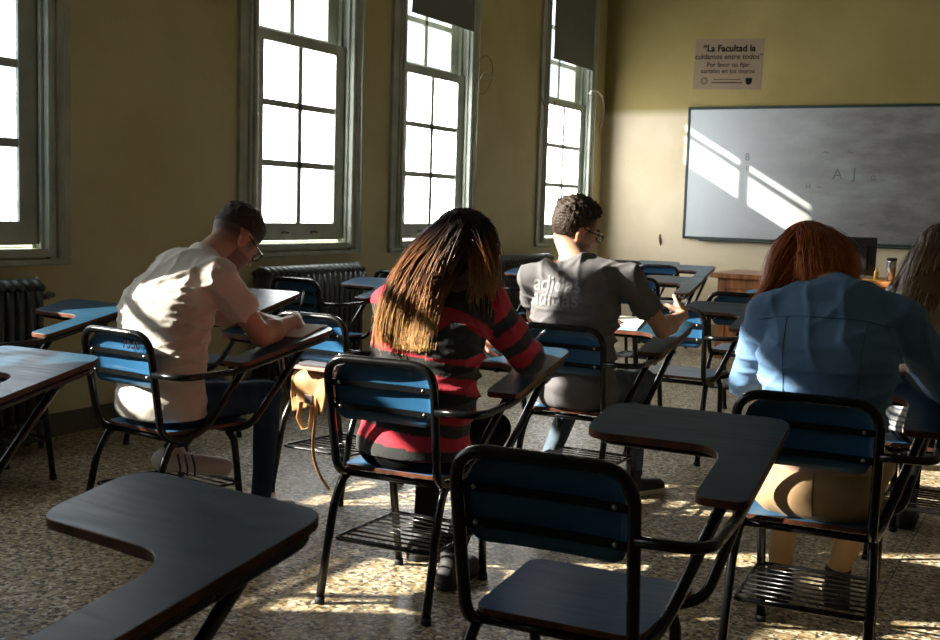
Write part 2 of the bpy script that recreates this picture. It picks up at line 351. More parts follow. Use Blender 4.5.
def make_window(n, cy, low='frosted', rip=False):
    HO = HALF(cy); GW = HO - .18
    r = empty('window_%d' % n, (0, cy, 0), kind='structure')
    # casing boards and moulding on the room side
    m = MB(); co = HO + .125
    for sg in (-1, 1):
        a, b = sorted((sg * (HO - .02), sg * co)); m.box((0, a, SILL - .06), (.028, b, HEAD + .1), bev=.004)
        a, b = sorted((sg * (HO - .045), sg * (HO - .005))); m.box((0, a, SILL - .02), (.045, b, HEAD), bev=.008)
        m.tube([(.03, sg * (HO + .03), SILL - .04), (.03, sg * (HO + .03), HEAD + .05)], .012, 8)
    m.box((0, -co, HEAD - .02), (.028, co, HEAD + .1), bev=.004)
    m.build('casing', M['frame_green'], r)
    MB().box((-.10, -HO + .01, SILL - .035), (.035, HO - .01, SILL + .01), bev=.005).box((0, -co, SILL - .08), (.04, co, SILL - .045), bev=.008).build('stool', M['frame_green'], r)
    m = MB()
    for sg in (-1, 1):
        a, b = sorted((sg * (HO - .035), sg * HO)); m.box((-.3, a, SILL), (.002, b, HEAD))
        a, b = sorted((sg * (HO - .065), sg * (HO - .035))); m.box((-.085, a, SILL), (-.065, b, HEAD)); m.box((-.015, a + .01 * (sg < 0), SILL), (.01, b, HEAD), bev=.004)
    m.box((-.3, -HO, HEAD - .03), (.002, HO, HEAD)); m.box((-.3, -HO, SILL - .04), (-.1, HO, SILL + .02))
    m.build('jamb', M['frame_green'], r)
    def sash(nm, x, z0, z1, bot, top, rows, extra=0):
        s_ = MB(); gw = GW; d = .022
        for sg in (-1, 1):
            a, b = sorted((sg * gw, sg * (HO - .045))); s_.box((x - d, a, z0 - bot), (x + d, b, z1 + top), bev=.003)
        s_.box((x - d, -gw, z0 - bot), (x + d, gw, z0), bev=.003); s_.box((x - d, -gw, z1), (x + d, gw, z1 + top), bev=.003)
        s_.box((x - d * .7, -.025, z0), (x + d * .7, .025, z1), bev=.005)
        for k in range(1, rows):
            z = z0 + (z1 - z0) * k / rows; s_.box((x - d * .7, -gw, z - .023), (x + d * .7, gw, z + .023), bev=.005)
        o = s_.build(nm, M['frame_green'], r)
        return o
    lo = sash('lower_sash', -.045, 1.185, 2.42, .125, .075, 3)
    if n in (1, 2, 3, 4):
        h_ = MB()
        for yy in (-.17, .17):
            h_.tube([(-.021, yy - .04, 1.115), (-.017, yy - .02, 1.122), (-.017, yy + .02, 1.122), (-.021, yy + .04, 1.115)], .009, 8)
        tag(h_.build('finger_pull', mat('worn_pull', (.05, .045, .04), .5), lo), 'dark worn finger pulls')
    us = sash('upper_sash', -.125, 2.525, 3.60, .07, .08, 3)
    g = MB().box((-.128, -GW, 2.525), (-.122, GW, 3.60)); g.build('clear_pane' if n < 6 else 'frosted_pane', M['clear'] if n < 6 else FROST[n], us)  # unseen rear windows frosted above to keep sun off the foreground
    if low:
        g = MB().box((-.048, -GW if n != 1 else -.02, 1.185), (-.042, GW, 2.42)); g.build('frosted_pane', FROST[n], lo)
    if n == 5: MB().box((-.048, -GW, 1.185), (-.042, -.17, 2.42)).box((-.048, -.17, 1.185), (-.042, GW, 1.56)).build('frosted_pane', FROST[n], lo)  # unseen panes added to block sun from the foreground floor
    return r
for i, cy in enumerate(WIN): make_window(i + 1, cy, low=None if i == 4 else 'frosted', rip=(i == 0))

# ------------------------------------------------------------------ things on the walls
def blind(cy, zb, label, hw=0):
    o = empty('roller_blind', (0, cy, 0), label=label, cat='blind', group=None)
    m = MB(); n = 14; vs = []; y0, y1 = -.52 - hw, .535 + hw
    for i in range(n + 1):
        t = i / n; z = zb + (HEAD + .02 - zb) * t; xx = .055 + .003 * math.sin(t * 9)
        vs += [(xx, y0, z), (xx, y1, z), (xx + .002, y1, z), (xx + .002, y0, z)]
    fs = [(0, 1, 2, 3), tuple(n * 4 + k for k in (3, 2, 1, 0))]
    for i in range(n):
        for k in range(4): fs.append((i * 4 + k, i * 4 + (k + 1) % 4, (i + 1) * 4 + (k + 1) % 4, (i + 1) * 4 + k))
    m.add(vs, fs); m.build('blind_cloth', M['blind'], o)
    MB().tube([(.056, y0, zb + .008), (.056, y1, zb + .008)], .008, 8).build('bottom_bar', M['blind'], o)
    MB().tube([(.075, y0 - .03, HEAD + .05), (.075, y1 + .03, HEAD + .05)], .028, 12).build('roller', M['blind'], o)
    return o
blind(8.47, 2.88, 'grey green roller blind half lowered over the middle window of the three clearly seen')
blind(11.25, 2.87, 'grey green roller blind lowered over the window nearest the front corner')
blind(1.50, 3.34, 'added roller blind over an unseen window, blocking sun from the red haired woman', .32)  # added out of view to stop sun on the red haired woman's back
def cord(pts, r, label, name='hanging_cord', m='cord', f=.03):
    o = MB().tube(pts, r, 6, fillet=f, seg=4).build(name, M[m]); tag(o, label, 'cord'); return o
def beads(yc, z0, z1, x, label):
    m = MB(); z = z0
    while z < z1: m.lathe([(.001, -.004), (.0045, 0), (.001, .004)], (x, yc, z), 6); z += .011
    m.tube([(x, yc, z0), (x, yc, z1)], .0012, 4)
    return tag(m.build('bead_chain', M['cord']), label, 'cord')
beads(4.40, 1.0, 3.7, .058, 'beaded blind chain hanging beside the leftmost window')
cord([(.062, 7.27, 3.6), (.062, 7.25, 2.2), (.062, 7.27, 1.06)], .006, 'pale cord hanging down the right casing of the window behind the man in white')
cord([(.06, 9.13, 3.6), (.06, 9.12, 2.6), (.06, 9.11, 1.9)], .004, 'thin pale blind cord beside the middle window above the long haired woman in stripes')
cord([(.06, 11.90, 3.6), (.06, 11.89, 2.3), (.06, 11.90, 1.1)], .004, 'thin blind cord hanging beside the window in the front corner')
def ring(yc, zc, r, a0, a1, label, rr=.0045, x=.05, m='wire'):
    pts = [(x + .03 * math.sin((a0 + (a1 - a0) * k / 24 - a0)), yc + r * math.cos(a0 + (a1 - a0) * k / 24), zc + r * math.sin(a0 + (a1 - a0) * k / 24)) for k in range(25)]
    return tag(MB().tube(pts, rr, 6).build('cable_loop', M[m]), label, 'cable')
ring(9.22, 2.53, .17, 0, 2 * PI - .1, 'round dark cable loop on the wall right of the middle window', .004)
ring(9.24, 2.44, .12, .35, 2.7, 'short pale arc of cable inside the dark loop right of the middle window', .005, m='cord')
ring(11.86, 2.42, .24, -.7, 2.2, 'pale curved cable beside the window in the front corner', .014, m='cord')
ring(10.60, 2.50, .16, PI + .2, 2 * PI - .4, 'dark hanging cable bight left of the window in the front corner', .007, x=.06)

bd = empty('whiteboard', (1.01, Y1, 0), label='wide wall mounted whiteboard with dark green frame and faded marker smears', cat='whiteboard')
BW, Z0b, Z1b = 3.9, 1.075, 2.49
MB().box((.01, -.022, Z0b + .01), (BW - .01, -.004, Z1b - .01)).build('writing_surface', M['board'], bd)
m = MB()
for a, b in (((0, -.03, Z0b - .012), (BW, 0, Z0b + .016)), ((0, -.03, Z1b - .016), (BW, 0, Z1b + .012)), ((0, -.03, Z0b), (.026, 0, Z1b)), ((BW - .026, -.03, Z0b), (BW, 0, Z1b))): m.box(a, b, bev=.003)
m.build('board_frame', M['board_frame'], bd)
MB().box((.2, -.055, Z0b - .03), (BW - .1, -.02, Z0b - .018), bev=.003).build('pen_ledge', M['board_frame'], bd)
RX = Matrix.Rotation(PI / 2, 4, 'X')
def on_front(x, z, y=-.0225, rot=0): return Matrix.Translation((x, y, z)) @ RX @ Matrix.Rotation(rot, 4, 'Z')
for tx, xx, zz, sz in (('A', 1.63, 1.79, .16), ('J', 1.80, 1.80, .16), ('o', 1.99, 1.77, .10), ('8', .68, 1.96, .11), ('8', .69, 1.84, .08), ('H', 1.34, 1.66, .08), ('~', 1.45, 1.66, .09), ('~', 1.9, 1.28, .12), ('~', 1.5, 2.02, .12), ('~', 1.75, 2.02, .12)):
    text_mesh('marker_writing', tx, sz, M['marker'], bd, on_front(xx, zz, rot=.03), extrude=.0001)

sg = empty('paper_sign', (1.42, Y1, 2.96), label='yellowed paper sign with bold lettering taped above the whiteboard', cat='sign')
sg.rotation_euler = (0, .03, 0)
MB().box((-.375, -.004, -.27), (.375, -.001, .27)).build('sheet', mat('aged_paper', (.24, .18, .12), .8, .2, var=.08, vscale=4), sg)
for tx, zz, sz, of in (('\u201cLa Facultad la', .165, .098, .0035), ('cuidamos entre todos\u201d', .078, .080, .0012), ('Por favor no fijar', -.008, .068, .001), ('carteles en los muros', -.075, .068, .001)):
    text_mesh('lettering', tx, sz, M['ink'], sg, Matrix.Translation((.0, -.0045, zz)) @ RX, extrude=.0002, offset=of)
for zz, hw_, hh in ((-.163, .150, .0035), (-.197, .170, .005)): MB().box((-hw_, -.0052, zz - hh), (hw_, -.0045, zz + hh)).build('fine_print_line', M['ink'], sg)
m = MB(); m.tube([(-.25 + .036 * math.cos(a * PI / 10), -.005, -.18 + .036 * math.sin(a * PI / 10)) for a in range(20)], .003, 5, closed=True)
m.tube([(-.25 + .022 * math.cos(a * PI / 8), -.005, -.18 + .022 * math.sin(a * PI / 8)) for a in range(16)], .002, 5, closed=True).build('round_seal', M['ink'], sg)
m = MB(); sh = [(.205, -.145), (.275, -.145), (.275, -.19), (.262, -.21), (.24, -.222), (.218, -.21), (.205, -.19)]
m.add([(x_, -.0052, z_) for x_, z_ in sh] + [(x_, -.0045, z_) for x_, z_ in sh], [tuple(range(7)), tuple(range(7, 14))[::-1]] + [(k, (k + 1) % 7, 7 + (k + 1) % 7, 7 + k) for k in range(7)]).build('shield_emblem', M['ink'], sg)
tag(MB().tube([(.745, Y1 - .002, 1.10), (.742, Y1 - .012, 1.07), (.75, Y1 - .014, 1.02), (.757, Y1 - .004, .975)], [.004, .009, .011, .003], 8).build('wall_hook', mat('hook_metal', (.12, .10, .07), .5, metal=.6)), 'small dark hook on the cream wall left of the whiteboard', 'hook')

# ------------------------------------------------------------------ radiators
def radiator(y0, y1, label, x=.13):
    r = empty('cast_iron_radiator', (x, (y0 + y1) / 2, 0), label=label, cat='radiator')
    L = y1 - y0; n = int(L / .062); m = MB()
    for i in range(n):
        yc = -L / 2 + (i + .5) * L / n; w_ = L / n * .44
        prof = rpoly([(-.085, .06), (.085, .06), (.085, .895), (-.085, .895)], .045, 4)
        for xx in (-.055, 0, .055):
            m.tube([(xx, yc, .14), (xx, yc, .84)], .019, 8)
        for zc in (.145, .84):
            m.tube([(-.075, yc, zc), (-.03, yc, zc + (.028 if zc > .5 else -.028)), (.03, yc, zc + (.028 if zc > .5 else -.028)), (.075, yc, zc)], [.022, .027, .027, .022], 8, fillet=.02, seg=3)
        if i in (0, n - 1):
            for xx in (-.055, .055): m.tube([(xx, yc, .14), (xx, yc, 0)], [.02, .016], 8)
    m.build('sections', M['rad'], r)
    MB().tube([(0, L / 2 - .01, .80), (0, L / 2 + .11, .80)], .013, 8).tube([(0, L / 2 + .04, .80), (0, L / 2 + .075, .80)], .022, 8).build('valve', M['rad'], r)
    MB().tube([(0, L / 2 - .01, .86), (0, L / 2 + .0, .875), (0, L / 2 - .0, .90)], .006, 6).build('bleed_nipple', M['chrome'], r)
radiator(2.9, 4.15, 'dark cast iron column radiator under the leftmost window')
radiator(5.98, 7.14, 'dark cast iron column radiator under the window behind the man in white')
radiator(9.2, 10.6, 'dark cast iron column radiator beyond the long haired woman, left of the man in grey')

# ------------------------------------------------------------------ teacher's desk and what stands on it
dk = empty('teacher_desk', (1.98, 10.35, 0), label='varnished wooden teacher desk with panelled front below the whiteboard', cat='desk')
DW, DD, DZ = 2.25, .80, .80
MB().box((-.06, -.05, DZ - .045), (DW + .06, DD + .05, DZ), bev=.006).build('desktop', M['desk'], dk)
for x_, y_ in ((0, 0), (DW - .08, 0), (0, DD - .08), (DW - .08, DD - .08)): MB().box((x_, y_, 0), (x_ + .08, y_ + .08, DZ - .045), bev=.005).build('leg', M['desk'], dk)
MB().box((.08, .02, .14), (DW - .08, .045, DZ - .045), bev=.002).box((.08, .005, DZ - .14), (DW - .08, .03, DZ - .045), bev=.003).box((.08, .005, .14), (DW - .08, .03, .2), bev=.003).box((DW / 2 - .04, .005, .14), (DW / 2 + .04, .03, DZ - .05), bev=.003).build('front_panel', M['desk'], dk)
MB().box((.01, .08, .14), (.035, DD - .08, DZ - .045), bev=.002).box((0, .08, DZ - .14), (.03, DD - .08, DZ - .045)).build('side_panel', M['desk'], dk)
mo = empty('computer_monitor', (3.10, 10.62, DZ), .2, 'black computer monitor seen from behind on the desk', 'monitor')
MB().box((-.225, -.02, .03), (.225, .012, .375), bev=.01).box((-.15, -.045, .08), (.15, -.015, .3), bev=.012).build('screen_housing', M['monitor'], mo)
MB().box((-.03, -.01, .005), (.03, .02, .12), bev=.004).box((-.11, -.08, 0), (.11, .09, .012), bev=.004).build('stand', M['monitor'], mo)
tb = empty('steel_tumbler', (3.475, 10.52, DZ), 0, 'tall shiny steel travel tumbler with dark lid on the desk', 'tumbler')
MB().lathe([(.03, 0), (.034, .005), (.042, .17), (.042, .185)]).build('cup', M['steel'], tb); MB().lathe([(.044, .18), (.044, .2), (.038, .206), (.01, .207)]).build('lid', M['monitor'], tb)
gl = empty('glue_bottle', (3.36, 10.46, DZ), 0, 'small yellow bottle standing beside the monitor', 'bottle')
MB().lathe([(.018, 0), (.02, .004), (.02, .07), (.014, .085), (.008, .09)], n=14).build('bottle_body', M['yellowp'], gl); MB().lathe([(.009, .088), (.009, .11), (.004, .118)], n=12).build('cap', M['yellowp'], gl)
for k, (dx, dy, a) in enumerate(((0, 0, .1), (.012, -.01, .2), (-.01, .008, -.05))):
    m = MB(); m.box((-.11, -.15, 0), (.11, .15, .014), bev=.002)
    o = m.build('stacked_book', [M['paper'], M['leather'], M['paper']][k]); o.location = (2.77 + dx, 10.47 + dy, DZ + k * .0145); o.rotation_euler = (0, 0, a)
    tag(o, ['cream book at the bottom of the small pile in front of the monitor', 'tan book in the middle of the small pile in front of the monitor', 'cream book on top of the small pile in front of the monitor'][k], 'book', 'pile of books on the teacher desk')
o = MB().tube([(3.30, 10.42, DZ + .006), (3.42, 10.40, DZ + .006)], .005, 8).build('pencil', M['yellowp']); tag(o, 'pencil lying on the desk by the yellow bottle', 'pencil')

# ------------------------------------------------------------------ tablet arm chair
TZ, TT, TREAR = .708, math.tan(.19), .06
def tzz(y_): return TZ + TT * (y_ - TREAR)
def make_chair():
    r = empty('tablet_arm_chair')
    W = .198; R = .0145
    # back frame: one bent tube, up one side, across, down the other, rails under the seat; right rail rises to the tablet
    bf = [(-.175, .17, .425), (-W + .01, -.195, .425), (-W, -.265, .830), (W, -.265, .830), (W - .01, -.195, .425), (W, -.01, .425), (.285, .13, tzz(.13) - .03)]
    MB().tube(bf, R, 12, fillet=[0, .07, .085, .085, .07, .09, 0], seg=9).build('back_frame', M['black'], r)
    MB().tube([(-.175, .16, .42), (.17, .16, .42), (.24, .20, .44), (.315, .42, tzz(.42) - .03)], R * .95, 12, fillet=.07, seg=8).build('tablet_support', M['black'], r)
    MB().tube([(-W, -.14, .422), (W, -.14, .422)], R * .8, 8).build('seat_crossbar', M['black'], r)
    # backrest panel, slightly dished
    pl = rpoly([(-.178, .625), (.178, .625), (.182, .818), (-.182, .818)], [.04, .04, .07, .07], 6)
    def dish(p): return Vector((p.x, -.262 + (p.y - .83) * -.055 / .2 * .0 + (.83 - p.y) * .17 + .012 + .035 * (1 - (p.x / .18) ** 2) * .5 + p.z, p.y))
    m = MB(); n = 12; grid = []
    def bx(x_, lo):   # rounded lower/upper limits of the panel at this x
        q = max(0, abs(x_) - (.178 - (.04 if lo else .072))); rr_ = .04 if lo else .072
        return (.622 + rr_ - math.sqrt(max(0, rr_ ** 2 - q * q))) if lo else (.818 - rr_ + math.sqrt(max(0, rr_ ** 2 - q * q)))
    xs = [-.178 + .356 * i / 24 for i in range(25)]; vs = []; K = 6
    for t_ in (-.005, .005):
        for x_ in xs:
            a, b = bx(x_, True), bx(x_, False)
            for k in range(K + 1):
                p = dish(Vector((x_, a + (b - a) * k / K, t_))); vs.append(p)
    L = K + 1; nn = 25 * L; fs = []; ms = []
    for i in range(24):
        for k in range(K):
            a = i * L + k; fs.append((a, a + 1, a + L + 1, a + L)); ms.append(0); fs.append((nn + a, nn + a + L, nn + a + L + 1, nn + a + 1)); ms.append(0)
        for k in (0, K):
            a = i * L + k; fs.append((a, a + L, nn + a + L, nn + a)); ms.append(1)
    for i in (0, 24):
        for k in range(K): a = i * L + k; fs.append((a, nn + a, nn + a + 1, a + 1)); ms.append(1)
    m.add(vs, fs, ms, True); br_ = m.build('backrest', [M['blue'], M['ply']], r)
    for z in (.748, .668):
        yb = -.262 + (.83 - z) * .17
        m = MB(); pts = [(-W, yb - .006, z), (-.09, yb + .009, z), (.09, yb + .009, z), (W, yb - .006, z)]; P = fillet_path(pts, .08, 5); vs = []
        for p in P: vs += [(p.x, p.y - .003, p.z - .0095), (p.x, p.y - .003, p.z + .0095), (p.x, p.y + .0025, p.z + .0095), (p.x, p.y + .0025, p.z - .0095)]
        fs = [(0, 1, 2, 3), tuple((len(P) - 1) * 4 + k for k in (3, 2, 1, 0))]
        for i in range(len(P) - 1):
            for k in range(4): fs.append((i * 4 + k, (i + 1) * 4 + k, (i + 1) * 4 + (k + 1) % 4, i * 4 + (k + 1) % 4))
        st = m.add(vs, fs).build('back_strap', M['black'], r)
        for x_ in (-.155, .155): tag(MB().tube([(x_, yb - .003, z), (x_, yb - .0075, z)], [.0065, .004], 8).build('bolt', M['chrome'], st), 'bright steel bolt')
    # seat
    sp = rpoly([(-.19, -.165), (.19, -.165), (.212, .235), (-.212, .235)], [.05, .05, .05, .05], 7)
    MB().prism(sp, .441, .456, 0, 1, .0015).build('seat', [M['blue'], M['ply']], r)
    for sx in (-1, 1):
        o = MB().tube([(sx * .188, -.12, .42), (sx * .19, -.155, .405), (sx * .196, -.20, .33), (sx * .2, -.275, .012)], R, 10, fillet=.05, seg=5).build('leg', M['black'], r)
        MB().tube([(sx * .2, -.272, .022), (sx * .2, -.276, 0)], R * 1.2, 10).build('rubber_foot', M['rubber'], o)
        o = MB().tube([(sx * .165, .15, .415), (sx * .18, .17, .38), (sx * .172, .225, .012)], R, 10, fillet=.04, seg=5).build('leg', M['black'], r)
        MB().tube([(sx * .172, .224, .022), (sx * .172, .226, 0)], R * 1.2, 10).build('rubber_foot', M['rubber'], o)
    m = MB(); zr = .2; m.tube([(-.185, -.215, zr + .01), (.185, -.215, zr + .01), (.185, .21, zr), (-.185, .21, zr)], .0065, 8, closed=True, fillet=.03, seg=4)
    for k in range(9): yy = -.215 + .425 * (k + .8) / 9.6; m.tube([(-.185, yy, zr + .006), (.185, yy, zr + .006)], .0035, 6)
    m.build('book_rack', M['black'], r)
    # arm tube from the right upright, around the elbow and in a loop under the tablet
    ap = [(W, -.245, .684), (.345, -.235, .684), (.338, .05, tzz(.05) - .022), (.338, .555, tzz(.555) - .022), (-.105, .555, tzz(.555) - .022), (-.105, .385, tzz(.385) - .022), (.255, .375, tzz(.375) - .022)]
    MB().tube(ap, .0125, 10, fillet=[0, .085, .05, .06, .05, .05, 0], seg=7).build('arm_frame', M['black'], r)
    xr = .355; L_ = [(xr, .05), (xr, .575), (-.13, .575), (-.13, .345), (.235, .345), (.235, .05)]
    tp = rpoly(L_, [.035, .06, .07, .06, .09, .03], 8)
    MB().prism(tp, 0, .019, 0, 1, .0015, xf=lambda p: Vector((p.x, p.y, p.z + tzz(p.y) - .010))).build('writing_tablet', [M['top'], M['ply']], r)
    return r
proto = make_chair(); used = [False]
def place_chair(x_, y_, rz, label):
    o = proto if not used[0] else copy_tree(proto); used[0] = True
    o.location = (x_, y_, 0); o.rotation_euler = (0, 0, rz); tag(o, label, 'chair', 'tablet arm chairs of the classroom'); return o
CH = dict(white=(1.811, 3.348, -.131), girl=(2.968, 3.3, .057), red=(4.279, 3.463, .066), grey=(2.983, 4.728, .012), far=(4.48, 4.86, .0))
cw = place_chair(*CH['white'], 'blue tablet arm chair numbered 7536 under the man in the white T-shirt')
place_chair(*CH['girl'], 'bright blue tablet arm chair under the woman in the striped sweater')
place_chair(*CH['red'], 'tablet arm chair under the red haired woman in the blue shirt')
place_chair(*CH['grey'], 'tablet arm chair under the man in the grey T-shirt')
place_chair(*CH['far'], 'dark chair under the long haired person at the right edge')
place_chair(3.995, 2.324, .048, 'empty dark tablet arm chair nearest the viewer, seen whole from behind')
place_chair(3.455, .995, -.10, 'foreground chair of which only the dark writing tablet shows at the bottom left')
place_chair(1.846, 2.06, .021, 'chair at the left edge whose pale reflecting tablet reaches into view')
place_chair(.585, 3.467, -.045, 'chair near the leftmost radiator with a blue tablet left of the man in white')
place_chair(.47, 6.20, -.07, 'empty chair against the radiator, its back just above the hands of the man in white')
cb = place_chair(1.95, 4.35, -.06, 'chair holding the tan leather bag, just beyond the hands of the man in white')
place_chair(.66, 4.72, .05, 'chair by the wall whose dark tablet shows behind the face of the writing man')
place_chair(.42, 7.5, 0, 'empty chair beyond the radiator, partly behind the hair of the woman in stripes')
place_chair(.67, 9.5, .05, 'sunlit empty chair by the far radiator, left of the man in grey')
place_chair(.62, 8.47, -.05, 'chair whose pale blue tablet shows between the striped woman and the man in grey')
place_chair(1.36, 10.7, .031, 'empty chair in the front row, its tablet ending left of the wooden desk')
place_chair(1.90, 8.54, .048, 'second empty chair from the front, with the pale tablet above the pointing hand')
place_chair(.80, 11.27, .026, 'chair farthest from the viewer, in the front corner of the room')
place_chair(3.02, 6.08, 0, 'empty chair directly ahead of the man in grey, with a sunlit seat')
place_chair(3.02, 7.45, .03, 'empty chair in front of the wooden desk, left of the red haired woman')
mw = Matrix.Translation((.105, -.2515, .79)) @ RX @ Matrix.Rotation(.0, 4, 'Z')
no = text_mesh('painted_number', '7536', .052, M['ink'], None, Matrix.Translation((.085, -.2535, .787)) @ Matrix.Rotation(-.17, 4, 'X') @ RX, extrude=.0003, shear=-.2, offset=.0006)
no.parent = [c_ for c_ in cw.children if c_.name.startswith('backrest')][0]; no['label'] = 'black hand painted number 7536'

# ------------------------------------------------------------------ signed distance bodies
def smin(a, b, k): h = np.clip(.5 + .5 * (b - a) / k, 0, 1); return b * (1 - h) + a * h - k * h * (1 - h)
def smax(a, b, k): return -smin(-a, -b, k)
A_ = lambda *p: np.array(p, float)
def cap(P, a, b, ra, rb):
    a, b = A_(*a), A_(*b); ba = b - a; t = np.clip((P - a) @ ba / (ba @ ba), 0, 1)
    return np.linalg.norm(P - a - t[:, None] * ba, axis=1) - (ra + (rb - ra) * t)
def ell(P, c_, r, R=None):
    q = P - A_(*c_)
    if R is not None: q = q @ R
    r = A_(*r); k0 = np.linalg.norm(q / r, axis=1); k1 = np.linalg.norm(q / r ** 2, axis=1) + 1e-9
    return k0 * (k0 - 1) / k1
def chain(P, pts, ab, X=(1, 0, 0), k=.03, want_s=False):
    d = None; X = A_(*X); X /= np.linalg.norm(X); acc = 0; best = None; sv = None
    for i in range(len(pts) - 1):
        p, q_ = A_(*pts[i]), A_(*pts[i + 1]); T = q_ - p; l = np.linalg.norm(T); T /= l; V = np.cross(T, X); V /= np.linalg.norm(V); XX = np.cross(V, T)
        q = P - p; s0 = q @ T; t = np.clip(s0 / l, 0, 1); a = ab[i][0] + (ab[i + 1][0] - ab[i][0]) * t; b = ab[i][1] + (ab[i + 1][1] - ab[i][1]) * t
        w_ = s0 - t * l; m_ = np.minimum(a, b); u, v = q @ XX, q @ V
        dd = (np.sqrt((np.abs(u) / a) ** 2.3 + (np.abs(v) / b) ** 2.3 + (np.abs(w_) / m_) ** 2.3 + 1e-12) ** (2 / 2.3) - 1) * m_
        if want_s:
            ss = acc + t * l; sv = ss if best is None else np.where(dd < best, ss, sv); best = dd if best is None else np.minimum(best, dd)
        acc += l; d = dd if d is None else smin(d, dd, k)
    return (d, sv) if want_s else d
def noise(P, f, seed=0):
    r = np.random.RandomState(seed); o = np.zeros(len(P))
    for i in range(5):
        k = r.normal(size=3); k /= np.linalg.norm(k); o += np.sin(P @ (k * f * (1 + .35 * i)) + r.uniform(0, 6)) / (1 + .3 * i)
    return o / 3
def folds(P, amp, f):
    wv = noise(P, 6, 21); w2 = noise(P, 9, 22); out = np.zeros(len(P))
    for i, (dx, dy, dz) in enumerate(((.35, .2, 1.0), (-.55, .3, .85), (.9, .1, .35), (.1, -.5, 1.2))):
        u = f * (P[:, 0] * dx + P[:, 1] * dy + P[:, 2] * dz) * (1 + .12 * i) + 2.6 * wv + 1.7 * w2 * (-1) ** i + i * 1.7
        c_ = (1 - np.abs(np.sin(u))) ** 2.5; msk = np.clip(noise(P, 7.5, 30 + i) * 1.8, 0, 1); out += c_ * msk
    return -amp * 1.25 * out + amp * .5 + amp * .35 * noise(P, f * 1.9, 5)
def surface(name, f, lo, hi, h, mats, parent, color=None, post=None):
    lo, hi = A_(*lo), A_(*hi); n = (np.ceil((hi - lo) / h / 4).astype(int) * 4)
    cs = n // 4; cc = np.stack(np.meshgrid(*[np.arange(c_) for c_ in cs], indexing='ij'), -1).reshape(-1, 3)
    dc = f(lo + (cc * 4 + 2) * h); act = np.abs(dc) < h * 4 * 1.5
    D = np.ones(n + 1, np.float32)
    Dc = np.repeat(np.repeat(np.repeat(dc.reshape(cs), 4, 0), 4, 1), 4, 2); D[:n[0], :n[1], :n[2]] = np.where(np.abs(Dc) < 1e-9, 1e-9, Dc)
    off = np.stack(np.meshgrid(*[np.arange(5)] * 3, indexing='ij'), -1).reshape(-1, 3)
    ii = (cc[act][:, None, :] * 4 + off[None]).reshape(-1, 3); flat = np.unique(np.ravel_multi_index(ii.T, D.shape)); ijk = np.stack(np.unravel_index(flat, D.shape), -1)
    vals = np.concatenate([f(lo + ch_ * h) for ch_ in np.array_split(ijk, max(1, len(ijk) // 150000))])
    D.reshape(-1)[flat] = vals
    D[0] = D[-1] = 1; D[:, 0] = D[:, -1] = 1; D[:, :, 0] = D[:, :, -1] = 1
    neg = D < 0; nx, ny, nz_ = D.shape
    def sl(a, o): return a[o[0]:nx - 1 + o[0], o[1]:ny - 1 + o[1], o[2]:nz_ - 1 + o[2]]
    cnt = sum(sl(neg, (i, j, k)).astype(np.int8) for i in (0, 1) for j in (0, 1) for k in (0, 1))
    cell = np.argwhere((cnt > 0) & (cnt < 8)); vid = -np.ones((nx - 1, ny - 1, nz_ - 1), np.int64); vid[tuple(cell.T)] = np.arange(len(cell))
    acc = np.zeros((len(cell), 3)); num = np.zeros(len(cell))
    for ax in range(3):
        o1, o2 = [a for a in range(3) if a != ax]
        for p in (0, 1):
            for q in (0, 1):
                s_ = cell.copy(); s_[:, o1] += p; s_[:, o2] += q; e_ = s_.copy(); e_[:, ax] += 1
                a, b = D[tuple(s_.T)], D[tuple(e_.T)]; m_ = (a < 0) != (b < 0); t = np.where(m_, a / np.where(m_, a - b, 1), 0)
                pt = s_.astype(float); pt[:, ax] += t; acc[m_] += pt[m_]; num[m_] += 1
    V = lo + acc / num[:, None] * h; F = []
    for ax in range(3):
        o1, o2 = [(1, 2), (2, 0), (0, 1)][ax]
        a = neg.take(range(D.shape[ax] - 1), ax); b = neg.take(range(1, D.shape[ax]), ax); E_ = np.argwhere(a != b)
        E_ = E_[(E_[:, o1] > 0) & (E_[:, o2] > 0) & (E_[:, o1] < D.shape[o1] - 1) & (E_[:, o2] < D.shape[o2] - 1)]
        q = []
        for p1, p2 in ((0, 0), (1, 0), (1, 1), (0, 1)):
            c_ = E_.copy(); c_[:, o1] -= 1 - p1; c_[:, o2] -= 1 - p2; q.append(vid[tuple(c_.T)])
        q = np.stack(q, 1); fl = ~a[tuple(E_.T)]; q[fl] = q[fl][:, ::-1]; F.append(q)
    F = np.concatenate(F); F = F[(F >= 0).all(1)]
    if post is not None: V = post(V)
    me = bpy.data.meshes.new(name); me.vertices.add(len(V)); me.vertices.foreach_set('co', V.astype(np.float32).ravel())
    me.loops.add(len(F) * 4); me.loops.foreach_set('vertex_index', F.astype(np.int32).ravel()); me.polygons.add(len(F)); me.polygons.foreach_set('loop_start', np.arange(len(F), dtype=np.int32) * 4)
    me.update(calc_edges=True); me.validate(); me.polygons.foreach_set('use_smooth', np.ones(len(me.polygons), bool))
    for m_ in (mats if isinstance(mats, (list, tuple)) else [mats]): me.materials.append(m_)
    if color is not None: set_col(me, color(V))
    o = bpy.data.objects.new(name, me); COL.objects.link(o); o.parent = parent; return o
def set_col(me, C_):
    a = me.color_attributes.new('Col', 'FLOAT_COLOR', 'POINT'); C4 = np.ones((len(C_), 4), np.float32); C4[:, :3] = C_; a.data.foreach_set('color', C4.ravel())

